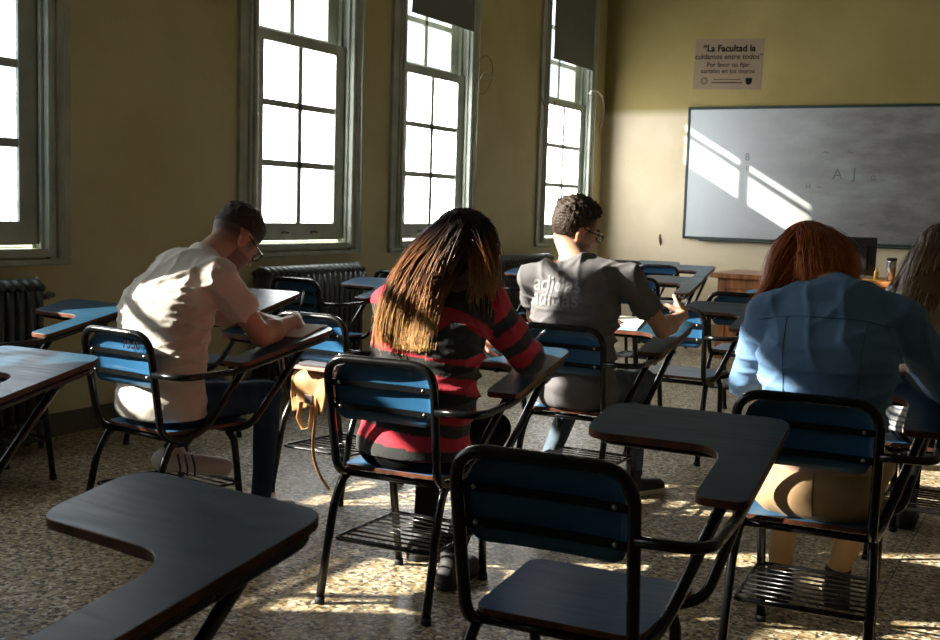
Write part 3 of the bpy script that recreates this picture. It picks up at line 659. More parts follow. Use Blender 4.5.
def basis(f_, roll=0):
    f_ = A_(*f_); f_ /= np.linalg.norm(f_); r_ = np.cross(f_, A_(0, 0, 1)); r_ /= np.linalg.norm(r_); u_ = np.cross(r_, f_)
    if roll: r_, u_ = r_ * math.cos(roll) + u_ * math.sin(roll), u_ * math.cos(roll) - r_ * math.sin(roll)
    return r_, f_, u_
class Head:
    def __init__(s_, c_, f_, roll=0, k=1.0):
        s_.c = A_(*c_); s_.r, s_.f, s_.u = basis(f_, roll); s_.R = np.stack([s_.r, s_.f, s_.u], 1); s_.k = k
    def at(s_, x_, y_, z_): return s_.c + (s_.r * x_ + s_.f * y_ + s_.u * z_) * s_.k
    def loc(s_, P): return ((P - s_.c) @ s_.R) / s_.k
    def cranium(s_, P, g=0): return ell(P, s_.at(0, -.012, .02), A_(.078, .098, .092) * s_.k + g, s_.R)
    def sdf(s_, P):
        k = s_.k; d = s_.cranium(P)
        d = smin(d, ell(P, s_.at(0, .035, -.045), A_(.058, .058, .07) * k, s_.R), .03)
        d = smin(d, ell(P, s_.at(0, .062, -.098), A_(.026, .022, .02) * k, s_.R), .03)          # chin
        for sx in (-1, 1):
            d = smin(d, ell(P, s_.at(.038 * sx, .062, -.035), A_(.02, .018, .02) * k, s_.R), .02)   # cheekbone
            d = smax(d, -ell(P, s_.at(.031 * sx, .094, -.004), A_(.016, .013, .011) * k, s_.R), .01)  # eye socket
            d = smin(d, ell(P, s_.at(.031 * sx, .080, -.005), A_(.012, .012, .011) * k, s_.R), .003)  # eyeball and lid
            d = smin(d, ell(P, s_.at(.03 * sx, .085, .017), A_(.02, .008, .005) * k, s_.R), .01)     # brow
            d = smin(d, np.maximum(ell(P, s_.at(.078 * sx, -.012, -.018), A_(.012, .019, .032) * k, s_.R), -ell(P, s_.at(.088 * sx, -.006, -.014), A_(.008, .010, .018) * k, s_.R)), .005)  # ear
        d = smin(d, cap(P, s_.at(0, .086, .0), s_.at(0, .108, -.036), .007 * k, .012 * k), .012)
        for sx in (-1, 1): d = smin(d, ell(P, s_.at(.011 * sx, .100, -.040), A_(.008, .009, .007) * k, s_.R), .006)
        d = smin(d, ell(P, s_.at(0, .090, -.063), A_(.021, .009, .0055) * k, s_.R), .006); d = smin(d, ell(P, s_.at(0, .087, -.073), A_(.019, .009, .006) * k, s_.R), .004)
        return d
def hand_prims(wrist, d_, n_, side, curl=.6, k=1.0, thumb=None, custom=None):
    """wrist point, direction to the fingers, palm normal; returns capsules for palm, fingers and thumb"""
    w_ = A_(*wrist); d_ = A_(*d_); d_ /= np.linalg.norm(d_); n_ = A_(*n_); n_ -= d_ * (n_ @ d_); n_ /= np.linalg.norm(n_); l_ = np.cross(n_, d_) * side   # l_ towards the thumb
    out = []
    for t_ in (-.028, -.010, .010, .028): out.append((w_ + l_ * t_ * .5 * k, w_ + d_ * .085 * k + l_ * t_ * k, .0155 * k, .0115 * k))
    ln = [(.028, .078, .95), (.010, .088, 1.0), (-.010, .082, 1.0), (-.028, .064, 1.05)]
    for i, (t_, L, cm) in enumerate(ln):
        p = w_ + d_ * .083 * k + l_ * t_ * k; a = 0; cu = (custom[i] if custom else curl) * cm; dd = d_.copy(); rr = [.0095, .0088, .008, .007]
        for j, fr in enumerate((.45, .30, .25)):
            a += cu * (.7 if j == 0 else 1.0); dir_ = d_ * math.cos(a) + n_ * math.sin(a); q = p + dir_ * L * fr * k; out.append((p, q, rr[j] * k, rr[j + 1] * k)); p = q
    th = A_(*(thumb or (.55, .65, .5))); p = w_ + d_ * .02 * k + l_ * .020 * k; t1 = d_ * th[0] + l_ * th[1] + n_ * th[2]; t1 /= np.linalg.norm(t1)
    q = p + t1 * .045 * k; out.append((p, q, .0145 * k, .0115 * k)); t2 = d_ * 1.0 + n_ * .45 + l_ * .15; t2 /= np.linalg.norm(t2); q2 = q + t2 * .032 * k; out.append((q, q2, .0108 * k, .0095 * k)); q3 = q2 + (t2 * .8 + n_ * .3) * .024 * k; out.append((q2, q3, .0095 * k, .0075 * k))
    return out
def hand_sdf(P, pr, far=.16):
    c_ = pr[0][0]; out = np.full(len(P), .1); near = np.linalg.norm(P - c_, axis=1) < .26
    if near.any():
        Q = P[near]; d = None
        for i, (a, b, ra, rb) in enumerate(pr): dd = cap(Q, a, b, ra, rb); d = dd if d is None else smin(d, dd, .012 if i < 4 else .0045)
        out[near] = d
    return out

PF = {}
def person(key, label, hd, T, shR, elR, wrR, shL, elL, wrL, handR, handL, hips, knees, ankles, toes, shirt, pants, hem, neck, sleeve, skin=(.56, .33, .22), h=.0052, ls=1, pants_m=None, neckline=.02, thigh=.078, seat_off=0, fold=.006, foldf=26, hairc=None, stub=False, shoes=None, uar=.046, shn=None):
    x_, y_, rz = CH[key]; r = empty('person', (x_, y_, 0), rz, label, 'person')
    tp, tab = T; nb = A_(*neck); up_ = A_(*tp[-1])
    def torso(P, g): return chain(P, tp, [(a + g, b + g) for a, b in tab])
    def shoulders(P, g):
        d = None
        for s_ in (shR, shL):
            q = cap(P, up_ + A_(0, 0, -.0), s_, .075 + g, uar + .008 + g); q2 = cap(P, nb + A_(0, 0, -.01), A_(*s_) + A_(0, 0, .0), .04 + g, uar - .004 + g); q = smin(q, q2, .04); d = q if d is None else smin(d, q, .03)
        return d
    def uarm(P, g):
        d = None
        for a, b in ((shR, elR), (shL, elL)):
            mid = A_(*a) * .5 + A_(*b) * .5; q = smin(cap(P, a, mid, uar + .006 + g, uar - .001 + g), cap(P, mid, b, uar - .001 + g, uar * .8 + g), .02); d = q if d is None else np.minimum(d, q)
        return d
    def farm(P, g):
        d = None
        for a, b in ((elR, wrR), (elL, wrL)):
            a, b = A_(*a), A_(*b); mid = a * .68 + b * .32; q = smin(cap(P, a, mid, uar * .82 + g, uar * .86 + g), cap(P, mid, b, uar * .86 + g, .0245 + g), .02); d = q if d is None else np.minimum(d, q)
        return d
    def legs(P, g, shin=True):
        d = None
        for i in (0, 1):
            q = smin(cap(P, hips[i], knees[i], thigh + .008 + g, .058 + g), cap(P, knees[i], ankles[i], .052 + g, .036 + g), .02); d = q if d is None else smin(d, q, .012)
        pv = A_(*tp[0]); d = smin(d, ell(P, pv + A_(0, -.01, -.02), (tab[0][0] * 1.02 + g, tab[0][1] + .015 + g, .10 + g)), .04)
        return d
    hR, hL = [hand_prims(w_, *q) if q else None for w_, q in ((wrR, handR), (wrL, handL))]
    nk0 = nb + A_(0, 0, -.03); nk1 = hd.at(0, -.035, -.05)
    def body(P):
        d = smin(torso(P, -.014), shoulders(P, -.014), .03); d = smin(d, smin(uarm(P, -.003), farm(P, 0), .02), .02)
        d = smin(d, cap(P, nk0, nk1, .062, .052), .03); d = smin(d, hd.sdf(P), .018); d = smin(d, legs(P, -.014), .03)
        for hp in (hR, hL):
            if hp: d = smin(d, hand_sdf(P, hp), .012)
        for i in (0, 1): d = smin(d, cap(P, A_(*ankles[i]), A_(*ankles[i]) + A_(0, 0, -.03), .033, .024), .02)
        return d
    allp = np.array([*tp, shR, elR, wrR, shL, elL, wrL, *hips, *knees, *ankles, *toes, hd.c, hd.at(0, .1, 0), hd.at(0, -.1, .1)]); lo, hi = allp.min(0) - .22, allp.max(0) + .22; lo[2] = max(lo[2], -.01)
    sk = A_(*skin)
    def skc(V):
        q = hd.loc(V); C_ = np.tile(sk, (len(V), 1)); 
        lips = (np.abs(q[:, 0]) < .022) & (q[:, 1] > .088) & (q[:, 2] < -.058) & (q[:, 2] > -.079); C_[lips] = sk * A_(.85, .5, .5)
        ear = (np.abs(q[:, 0]) > .072) & (np.abs(q[:, 2] + .018) < .035); C_[ear] = sk * A_(1.1, .75, .7)
        if stub:
            s_ = np.clip((q[:, 2] + .062 - .25 * q[:, 1]) / .06, 0, 1) * (q[:, 1] < .055 + .2 * q[:, 2]) * (np.linalg.norm(q, axis=1) < .16) * np.clip((.085 - q[:, 1]) / .05, 0, 1) * (~ear)
            C_ = C_ * (1 - s_[:, None] * .9) + A_(*hairc) * s_[:, None] * .9
            bd_ = (q[:, 1] > .0) & (q[:, 2] < -.05) & (q[:, 2] > -.13) & (np.linalg.norm(q, axis=1) < .15) & (~lips); C_[bd_] = C_[bd_] * .55
        eb = (np.abs(np.abs(q[:, 0]) - .031) < .02) & (q[:, 1] > .075) & (np.abs(q[:, 2] - .018) < .005); C_[eb] = A_(*(hairc or (.05, .03, .02)))
        return C_
    bo = surface('body', body, lo, hi, h, M['skin'], r, skc)
    # shirt
    sdir = [A_(*b) - A_(*a) for a, b in ((shR, elR), (shL, elL))]
    def shirt_f(P):
        t_ = torso(P, .004); t_ = smin(t_, shoulders(P, .004), .03); nd0 = (nk1 - nk0) / np.linalg.norm(nk1 - nk0); t_ = smin(t_, cap(P, nk0, nk0 + nd0 * .05, .074, .068), .02)
        t_ = smin(t_, ell(P, A_(*tp[0]) + A_(0, -.01, -.02), (tab[0][0] * 1.02 + .016, tab[0][1] + .029, .116)), .04)
        q = uarm(P, .014 if sleeve < 1 else .008)
        if sleeve >= 1: q = smin(q, farm(P, .007), .02)
        else:
            for (a, b) in ((shR, elR), (shL, elL)):
                a, b = A_(*a), A_(*b); T_ = (b - a) / np.linalg.norm(b - a); L = np.linalg.norm(b - a); near = cap(P, a, b, .10, .10) < 0
                q = np.where(near, np.maximum(q, (P - a) @ T_ - L * sleeve), q)
        d = smin(t_, q, .022)
        d = d + folds(P, fold, foldf)
        nd = (nk1 - nk0) / np.linalg.norm(nk1 - nk0); ax = np.linalg.norm(np.cross(P - nk0, nd), axis=1)
        d = np.where(ax < .10, smax(d, (P - nk0) @ nd - neckline, .006), d)      # neckline
        d = np.maximum(d, hem - P[:, 2] + .006 * noise(P, 18, 9)) if not callable(hem) else np.maximum(d, hem(P))
        if sleeve >= 1:
            for (a, b) in ((elR, wrR), (elL, wrL)):
                a, b = A_(*a), A_(*b); T_ = (b - a) / np.linalg.norm(b - a); L = np.linalg.norm(b - a); near = np.linalg.norm(P - b, axis=1) < .12; d = np.where(near, np.maximum(d, (P - a) @ T_ - L * .95), d)
        return d
    def stripec(V):
        d, s_ = chain(V, tp, tab, want_s=True); arm = None
        for a, b, w_ in ((shR, elR, wrR), (shL, elL, wrL)):
            dd, ss = chain(V, [a, b, w_], [(uar, uar)] * 3, X=(.3, .2, 1), want_s=True)
            m_ = dd + .012 < d - .0; s_ = np.where(m_, ss + .01, s_); d = np.minimum(d, dd)
        s_ = s_ - np.clip(tp[0][2] - V[:, 2], 0, .2) * (s_ < .03)
        ph = ((s_ + .092 + .003 * noise(V, 30, 2)) / .096) % 1
        return ph
    shirt_obj = surface('shirt' if shirt[0] != 'sweater' else 'sweater', shirt_f, lo, hi, .0068, shirt[1], r, (lambda V: shirt[2](stripec(V))) if len(shirt) > 2 else None)
    # trousers
    def pants_f(P):
        d = legs(P, .004); d = smax(d, P[:, 2] - (tp[0][2] + .13), .01); d += .004 * noise(P, 34, 8)
        for i in (0, 1):
            d = np.where(np.linalg.norm(P - A_(*ankles[i]), axis=1) < .09, np.maximum(d, A_(*ankles[i])[2] - .03 - P[:, 2]), d)
        return d
    PF[key] = pants_f
    surface('trousers', pants_f, lo, hi, .0085, pants, r)
    for i in (0, 1):
        a, b = A_(*ankles[i]), A_(*toes[i]); dv = b - a; dv[2] = 0; L = np.linalg.norm(dv); dv /= L; pr_ = A_(-dv[1], dv[0], 0); heel = A_(a[0], a[1], 0) - dv * .045; toe = A_(b[0], b[1], 0)
        g0 = A_(0, 0, max(0, b[2] - .0))
        def shoe_f(P, heel=heel, toe=toe, a=a, g0=g0):
            hz = A_(0, 0, a[2] - .085) if a[2] > .12 else A_(0, 0, 0)
            d = smin(cap(P, heel + hz + A_(0, 0, .042), toe + g0 + A_(0, 0, .03), .042, .036), cap(P, heel + hz + dv * .03 + A_(0, 0, .04), a + A_(0, 0, .0), .04, .044), .02)
            return smax(smax(d, .018 - P[:, 2] + np.minimum(0, 0), .004), P[:, 2] - a[2] - .015, .004)
        sm_, st_ = shoes
        so = surface('shoe', shoe_f, np.minimum(heel, toe) - .09, np.maximum(heel, toe) + A_(.09, .09, a[2] + .12), .006, sm_, r)
        w_ = .043; outl = []
        for k in range(24):
            an = 2 * PI * k / 24; cx_ = math.cos(an); e_ = (heel if cx_ < 0 else toe) ; outl.append(e_ + dv * cx_ * (w_ if cx_ < 0 else w_ * .9) + pr_ * math.sin(an) * w_)
        if a[2] <= .12:
            MB().prism([(p[0], p[1]) for p in outl], .002, .026, 0, 0, .003).build('sole', st_, so)
    r['_'] = 0; del r['_']
    return r, hd, shirt_f, bo

def glasses(hd, r):
    m = MB()
    for sx in (-1, 1):
        m.tube([hd.at(.034 * sx + .026 * math.cos(a * PI / 12) * (1 if abs(math.cos(a * PI / 12)) < .8 else 1.0), .106 - .004 * abs(math.cos(a * PI / 12)), -.008 + .019 * math.sin(a * PI / 12)) for a in range(24)], .0028, 6, closed=True)
        m.tube([hd.at(.062 * sx, .102, 0), hd.at(.074 * sx, .06, .0), hd.at(.0825 * sx, -.005, .006), hd.at(.082 * sx, -.03, -.012)], .0027, 6, fillet=.02, seg=4)
    m.tube([hd.at(-.01, .108, -.002), hd.at(0, .113, .001), hd.at(.01, .108, -.002)], .0025, 6)
    g = m.build('eyeglasses', M['glasses'], r)
    l_ = MB()
    for sx in (-1, 1):
        pts = [hd.at(.034 * sx + .025 * math.cos(a * PI / 12), .105, -.008 + .018 * math.sin(a * PI / 12)) for a in range(24)]; pb = [p - hd.f * .0015 for p in pts]
        l_.add(list(pts) + list(pb), [tuple(range(24)), tuple(range(24, 48))[::-1]] + [(k, (k + 1) % 24, 24 + (k + 1) % 24, 24 + k) for k in range(24)])
    l_.build('lenses', M['lens'], g)

def short_hair(hd, r, col, cut, thick, seed=1, side=.004, spikes=.004):
    """cap of hair on the skull; cut(q) < 0 where hair grows, thickness falls towards the sides"""
    def f(P):
        q = hd.loc(P); top = np.clip((q[:, 2] - .03) / .06, 0, 1); d = hd.cranium(P, side) - top * (thick - side)
        d = d + spikes * noise(P, 190, seed) * (.3 + top) + spikes * .6 * noise(P, 95, seed + 4) * top
        return np.maximum(np.maximum(d, cut(q)), -hd.cranium(P, -.008))
    C0 = A_(*col)
    return surface('hair', f, hd.c - .17, hd.c + .17, .0032, M['hairshort'], r, lambda V: C0[None] * (.75 + .5 * np.clip(noise(V, 260, 3) + .5, 0, 1))[:, None])

def long_hair(name, hd, r, tips, colf, push, n=1500, rad=.0011, seed=3, part=(0, .02), roots=None, mass=None, pts_n=16, clump=.010, fr_clear=True):
    """strands from the scalp to tip regions; tips = list of (weight, centre, spread vectors, root selector)"""
    rs = np.random.RandomState(seed); sets = []; 
    for wgt, cen, spread, sel in tips:
        k = int(n * wgt); cnt = 0; tries = 0; ncl = max(8, k // 5); clc = []
        while len(clc) < ncl and tries < 20000:
            tries += 1; v = rs.normal(size=3); v /= np.linalg.norm(v)
            if v[2] < -.25 or (v[1] > .62 and v[2] < .5) or (v[1] > .30 and v[2] < .35 and fr_clear) or not sel(v): continue
            clc.append((v, A_(*cen) + sum(A_(*s_) * rs.uniform(-1, 1) for s_ in spread)))
        for i in range(k):
            v, tp_ = clc[i % len(clc)]; v = v + rs.normal(size=3) * .16; v /= np.linalg.norm(v); sets.append((v, tp_ + rs.normal(size=3) * A_(clump, clump, clump * 1.6)))
    N = len(sets); Vn = np.array([s_[0] for s_ in sets]); TP = np.array([s_[1] for s_ in sets]); rad3 = A_(.080, .100, .094)
    root = hd.c + ((Vn * rad3 + A_(0, -.012, .02)) @ hd.R.T) * hd.k
    ts = np.linspace(0, 1, pts_n); L = np.linalg.norm(TP - root, axis=1)
    out = Vn @ hd.R.T; side = out - hd.u * (out @ hd.u)[:, None]; nrm = np.linalg.norm(side, axis=1, keepdims=True) + 1e-6; side = side / nrm
    back = (TP - hd.c); back = back - hd.u * (back @ hd.u)[:, None]; back /= np.linalg.norm(back, axis=1, keepdims=True) + 1e-6
    p1 = root + out * .012 + (back * .55 + side * .45) * (.06 * np.clip(Vn[:, 2:3] + .3, 0, 1)) - hd.u * (.03 * (1 - np.clip(Vn[:, 2:3], 0, 1))); p2 = TP + A_(0, 0, 1) * (L * .42)[:, None] + back * .01
    C_ = [(1 - t) ** 3 * root + 3 * t * (1 - t) ** 2 * p1 + 3 * t * t * (1 - t) * p2 + t ** 3 * TP for t in ts]; C_ = np.stack(C_, 1)
    lay = rs.uniform(0, 1, N) ** 1.5 * .016
    for j in range(1, pts_n):
        P = C_[:, j]; q = (P - hd.at(0, -.012, .02)) @ hd.R / hd.k; e_ = np.linalg.norm(q / rad3, axis=1); need = 1 + (.006 + lay) / .09; s_ = np.where(e_ < need, need / e_, 1)
        P = hd.at(0, -.012, .02) + ((q * s_[:, None]) @ hd.R.T) * hd.k
        if push is not None and j > 3:
            for it in range(3):
                d = push(P); m_ = d < .006 + lay * .8
                if not m_.any(): break
                e2 = .004; g = np.stack([push(P[m_] + A_(*ax)) - push(P[m_] - A_(*ax)) for ax in ((e2, 0, 0), (0, e2, 0), (0, 0, e2))], 1); g /= np.linalg.norm(g, axis=1, keepdims=True) + 1e-9
                P[m_] += g * np.clip((.006 + lay[m_] * .8 - d[m_]), 0, .03)[:, None]
        C_[:, j] = P
    # smooth along the strand
    for it in range(2): C_[:, 1:-1] = C_[:, 1:-1] * .5 + (C_[:, :-2] + C_[:, 2:]) * .25
    ph = rs.uniform(0, 6.28, N)[:, None]; wob = .0025 * np.sin(ts[None] * 9 + ph); C_ += wob[..., None] * side[:, None, :]
    T = np.gradient(C_, axis=1); T /= np.linalg.norm(T, axis=2, keepdims=True) + 1e-9; U = np.cross(T, (C_ - hd.c)); U /= np.linalg.norm(U, axis=2, keepdims=True) + 1e-9; W = np.cross(T, U)
    rr = rad * (1 - .75 * ts ** 3)[None, :, None] * rs.uniform(.7, 1.5, N)[:, None, None]; vs = np.stack([C_ + rr * (U * math.cos(a) * 1.7 + W * math.sin(a)) for a in (PI / 2, PI / 2 + 2.1, PI / 2 + 4.2)], 2)   # N,pts,3,3
    idx = np.arange(N * pts_n * 3).reshape(N, pts_n, 3); F = []
    for k in range(3): F.append(np.stack([idx[:, :-1, k], idx[:, :-1, (k + 1) % 3], idx[:, 1:, (k + 1) % 3], idx[:, 1:, k]], -1).reshape(-1, 4))
    F = np.concatenate(F); V = vs.reshape(-1, 3)
    me = bpy.data.meshes.new(name); me.vertices.add(len(V)); me.vertices.foreach_set('co', V.astype(np.float32).ravel()); me.loops.add(len(F) * 4); me.loops.foreach_set('vertex_index', F.astype(np.int32).ravel()[:])
    me.polygons.add(len(F)); me.polygons.foreach_set('loop_start', np.arange(len(F), dtype=np.int32) * 4); me.update(calc_edges=True); me.polygons.foreach_set('use_smooth', np.ones(len(F), bool)); me.materials.append(M['hairm'])
    tt = np.repeat(np.tile(ts, N), 3); br_ = np.repeat(rs.uniform(.65, 1.35, N), pts_n * 3); set_col(me, colf(tt) * br_[:, None])
    o = bpy.data.objects.new(name, me); COL.objects.link(o); o.parent = r; o['label'] = label_hair.get(name + str(seed), 'long loose hair')
    # soft inner mass so that no scalp shows through
    if mass:
        zmin, zmax = root[:, 2].max(), TP[:, 2].min()
        def mf(P):
            d = np.maximum(hd.cranium(P, .006), np.minimum(-(hd.loc(P)[:, 2] - .065), (hd.loc(P)[:, 1] - .045)))
            d = np.maximum(hd.cranium(P, .006), (hd.loc(P)[:, 1] - .05 - .25 * (hd.loc(P)[:, 2] > .07)))
            for a, b, ra, rb, fl in mass: d = smin(d, chain(P, [a, b], [(ra, ra * fl), (rb, rb * fl)]), .03)
            if push is not None: d = np.maximum(d, .004 - push(P))
            return d
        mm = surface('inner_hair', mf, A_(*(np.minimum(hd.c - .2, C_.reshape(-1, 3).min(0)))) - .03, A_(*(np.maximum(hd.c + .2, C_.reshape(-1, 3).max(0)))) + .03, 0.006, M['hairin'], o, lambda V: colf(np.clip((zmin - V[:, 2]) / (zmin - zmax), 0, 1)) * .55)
    return o
label_hair = {}

NOHAND = None
# --- man in the white T-shirt
hdW = Head((-.01, .345, 1.180), (.12, .80, -.72), 0, 1.10)
TW = ([(0, -.04, .55), (0, -.055, .70), (0, -.025, .88), (0, .08, 1.02)], [(.185, .128), (.195, .134), (.195, .14), (.165, .108)])
pw, _, fW, bW = person('white', 'man with cropped hair and glasses in a white T-shirt bent over writing at the left', hdW, TW,
    (.170, .085, 1.035), (.270, .225, .80), (.205, .475, .840), (-.15, .19, 1.01), (-.17, .40, .835), (-.035, .495, .835),
    ((-.45, .85, -.15), (-.85, -.3, -.55), -1, 1.15, 1.08, (.75, .35, .75), (1.25, 1.2, 1.15, 1.1)), ((.75, .5, -.12), (0, .1, -1), 1, .25, 1.0),
    [(.085, -.03, .535), (-.085, -.03, .535)], [(.13, .40, .525), (-.12, .34, .525)], [(.14, .36, .085), (-.02, .03, .33)], [(.16, .50, 0), (.14, .15, .235)],
    ('shirt', M['white_tee']), M['jeans'], .485, (0, .165, 1.12), .66, skin=(.50, .29, .20), stub=True, hairc=(.035, .024, .018), shoes=(M['shoe_white'], M['sole']), fold=.007, foldf=34, h=.0046, uar=.053)
glasses(hdW, pw)
short_hair(hdW, pw, (.03, .02, .014), lambda q: np.maximum(.022 - q[:, 2] - .25 * np.clip(-q[:, 1], 0, 1), q[:, 1] - .085 - .2 * (q[:, 2] - .09)), .019, side=.002, spikes=.0035)
sw = [c_ for c_ in pw.children if c_.name.startswith('shoe')][1]
for k in range(3):
    p0 = A_(.035 + .022 * k, .03 + .018 * k, .245); MB().tube([tuple(p0 + A_(.042, -.046, .0)), tuple(p0 + A_(.030, -.036, .035)), tuple(p0 + A_(-.005, -.02, .075))], .0055, 6, flat=.6).build('shoe_stripe', M['shoe_black'], sw)
# --- man in the grey T-shirt
hdG = Head((-.072, .045, 1.255), (.62, .74, -.28), -.12, 1.09)
TG = ([(0, -.055, .55), (-.01, -.065, .70), (-.02, -.06, .88), (-.025, -.04, 1.02)], [(.180, .115), (.170, .115), (.19, .125), (.175, .10)])
pg, _, fG, bG = person('grey', 'man with glasses in a grey T-shirt with lettering on its back, seen from behind', hdG, TG,
    (.195, .03, 1.035), (.315, .17, .812), (.33, .42, .855), (-.235, -.05, 1.02), (-.31, .16, .83), (-.10, .38, .82),
    ((-.25, .55, .35), (-.6, .1, -.7), -1, .8, 1.0, (.4, .7, .3), (.12, .95, 1.1, 1.15)), ((.75, .5, -.05), (0, .1, -1), 1, .3, 1.0),
    [(.09, -.02, .535), (-.09, -.02, .535)], [(.16, .38, .53), (-.15, .38, .53)], [(.17, .28, .115), (-.20, .10, .12)], [(.25, .41, 0), (-.22, .24, 0)],
    ('shirt', M['grey_tee']), M['palejeans'], .46, (-.035, -.02, 1.12), .66, skin=(.60, .36, .25), stub=True, hairc=(.05, .03, .02), shoes=(M['shoe_black'], M['sole']), fold=.008, foldf=28, h=.0048, uar=.05)
glasses(hdG, pg)
short_hair(hdG, pg, (.045, .028, .018), lambda q: np.maximum(-.062 - q[:, 2] + np.clip(q[:, 1] + .055, 0, 1) * 1.25 + .008 * noise(q, 120, 2), q[:, 1] - .07 - .3 * (q[:, 2] - .08)), .024, side=.007, spikes=.009, seed=6)
# --- woman in the striped sweater
hdS = Head((.130, .09, 1.195), (.45, .80, -.30), .05, 1.0)
TS = ([(.02, -.045, .54), (.035, -.05, .70), (.055, -.03, .88), (.07, .04, 1.0)], [(.185, .112), (.192, .115), (.188, .115), (.155, .088)])
def stripes(ph):
    C_ = np.tile(A_(.50, .035, .055), (len(ph), 1)); C_[ph > .52] = A_(.035, .038, .036); return C_
ps, _, fS, bS = person('girl', 'woman with long dark hair fading to blonde in a red and black striped sweater', hdS, TS,
    (.225, .07, 1.0), (.335, .18, .82), (.22, .42, .83), (-.10, .02, .99), (-.17, .27, .83), (.03, .42, .83),
    ((-.55, .7, -.1), (-.15, 0, -1), -1, .7, .92), ((.75, .5, -.1), (0, .1, -1), 1, .3, .92),
    [(.085, -.05, .53), (-.085, -.05, .53)], [(.13, .38, .52), (-.12, .38, .52)], [(.10, .12, .11), (-.14, .36, .10)], [(.10, .27, 0), (-.14, .5, 0)],
    ('sweater', M['stripe'], stripes), M['blackpants'], .50, (.085, .055, 1.075), 1, skin=(.60, .36, .27), shoes=(M['shoe_black'], M['rubber']), fold=.006, foldf=30, h=.0065, uar=.060)
def ombre(t):
    t = np.clip(t, 0, 1)[:, None]; a, b, c_ = A_(.022, .012, .009), A_(.30, .11, .028), A_(.72, .42, .16)
    return np.where(t < .36, a, np.where(t < .66, a + (b - a) * (t - .36) / .3, b + (c_ - b) * (t - .66) / .34))
label_hair['long_hair3'] = 'long straight hair, dark at the roots and golden at the tips'
long_hair('long_hair', hdS, ps, [(.92, (.03, -.135, .915), ((.085, .03, 0), (0, .02, .035)), lambda v: v[0] < .85), (.08, (.235, .03, 1.045), ((.03, .02, 0), (0, .03, .025)), lambda v: v[0] > .2)], ombre, lambda P: fS(P), n=6500, rad=.0009, seed=3,
    mass=[(hdS.at(0, -.03, .0), (.045, -.06, 1.09), .088, .095, .62), ((.045, -.06, 1.09), (.03, -.12, .96), .095, .085, .40)])
# --- red haired woman in the blue shirt
hdR = Head((-.100, .25, 1.185), (-.42, .80, -.55), -.05, .99)
TR = ([(.02, -.04, .55), (.02, -.065, .72), (.02, -.03, .90), (.015, .04, 1.04)], [(.170, .115), (.162, .112), (.188, .13), (.175, .105)])
pr, _, fR, bR = person('red', 'woman with copper red hair and a denim blue shirt, seen from behind at the right', hdR, TR,
    (.205, .07, 1.04), (.35, .25, .82), (.24, .46, .85), (-.170, .04, 1.03), (-.255, .17, .80), (-.08, .40, .83),
    ((-.55, .7, -.1), (-.15, 0, -1), -1, .7, .92), ((.75, .5, -.1), (0, .1, -1), 1, .3, .92),
    [(.09, -.04, .54), (-.09, -.04, .54)], [(.14, .38, .53), (-.13, .38, .53)], [(.03, .54, .115), (-.16, .50, .10)], [(.01, .66, 0), (-.17, .63, 0)],
    ('shirt', M['blue_shirt']), M['tan'], .68, (.025, .09, 1.125), 1, skin=(.62, .38, .29), shoes=(M['shoe_black'], M['rubber']), fold=.007, foldf=26, h=.0065, uar=.054, thigh=.088, neckline=.035)
def copper(t):
    t = np.clip(t, 0, 1)[:, None]; a, b = A_(.26, .045, .010), A_(.80, .24, .035); return a + (b - a) * t ** 1.5
label_hair['long_hair5'] = 'smooth copper red hair hanging to the left shoulder'
long_hair('long_hair', hdR, pr, [(.66, (-.155, .14, 1.06), ((.04, .05, 0), (0, .03, .03)), lambda v: v[0] < .9), (.34, (-.01, .12, 1.15), ((.08, .02, 0), (0, .02, .012)), lambda v: v[0] > -.5)], copper, lambda P: fR(P), n=6500, rad=.0009, seed=5,
    mass=[(hdR.at(0, -.02, .0), (-.12, .20, 1.12), .098, .085, .8), ((-.12, .20, 1.12), (-.17, .19, 1.08), .06, .045, .8)])
def seam(obj, f, pts, y0=-.5, n=40, r_=.0016, name='seam'):
    P0 = fillet_path([Vector(p) for p in pts], .05, 6); P = []
    for a, b in zip(P0[:-1], P0[1:]):
        k = max(1, int((b - a).length / .012)); P += [a.lerp(b, i / k)[:] for i in range(k)]
    P.append(P0[-1][:]); P = np.array(P, float); P[:, 1] = y0
    for it in range(90): P[:, 1] += np.clip(f(P) - .0008, -.01, .02) * .7
    o = MB().tube([tuple(p) for p in P], r_, 5).build(name, M['seam'], obj); return o
pt_ = [c_ for c_ in pr.children if c_.name.startswith('trousers')][0]
M['tanseam'] = mat('tan_seam', (.22, .13, .06), .9)
M['seam'] = mat('seam_thread', (.08, .15, .26), .9)
shR_ = [c_ for c_ in pr.children if c_.name.startswith('shirt')][0]
seam(shR_, fR, [(-.19, 0, 1.02), (-.08, 0, 1.045), (.10, 0, 1.045), (.22, 0, 1.02)])
seam(shR_, fR, [(-.10, 0, 1.04), (-.085, 0, .85), (-.08, 0, .70)])
seam(shR_, fR, [(.13, 0, 1.04), (.12, 0, .85), (.11, 0, .70)])
_s = M['seam']; M['seam'] = M['tanseam']; seam(pt_, PF['red'], [(.015, 0, .62), (.018, 0, .55), (.02, 0, .475)]); M['seam'] = _s
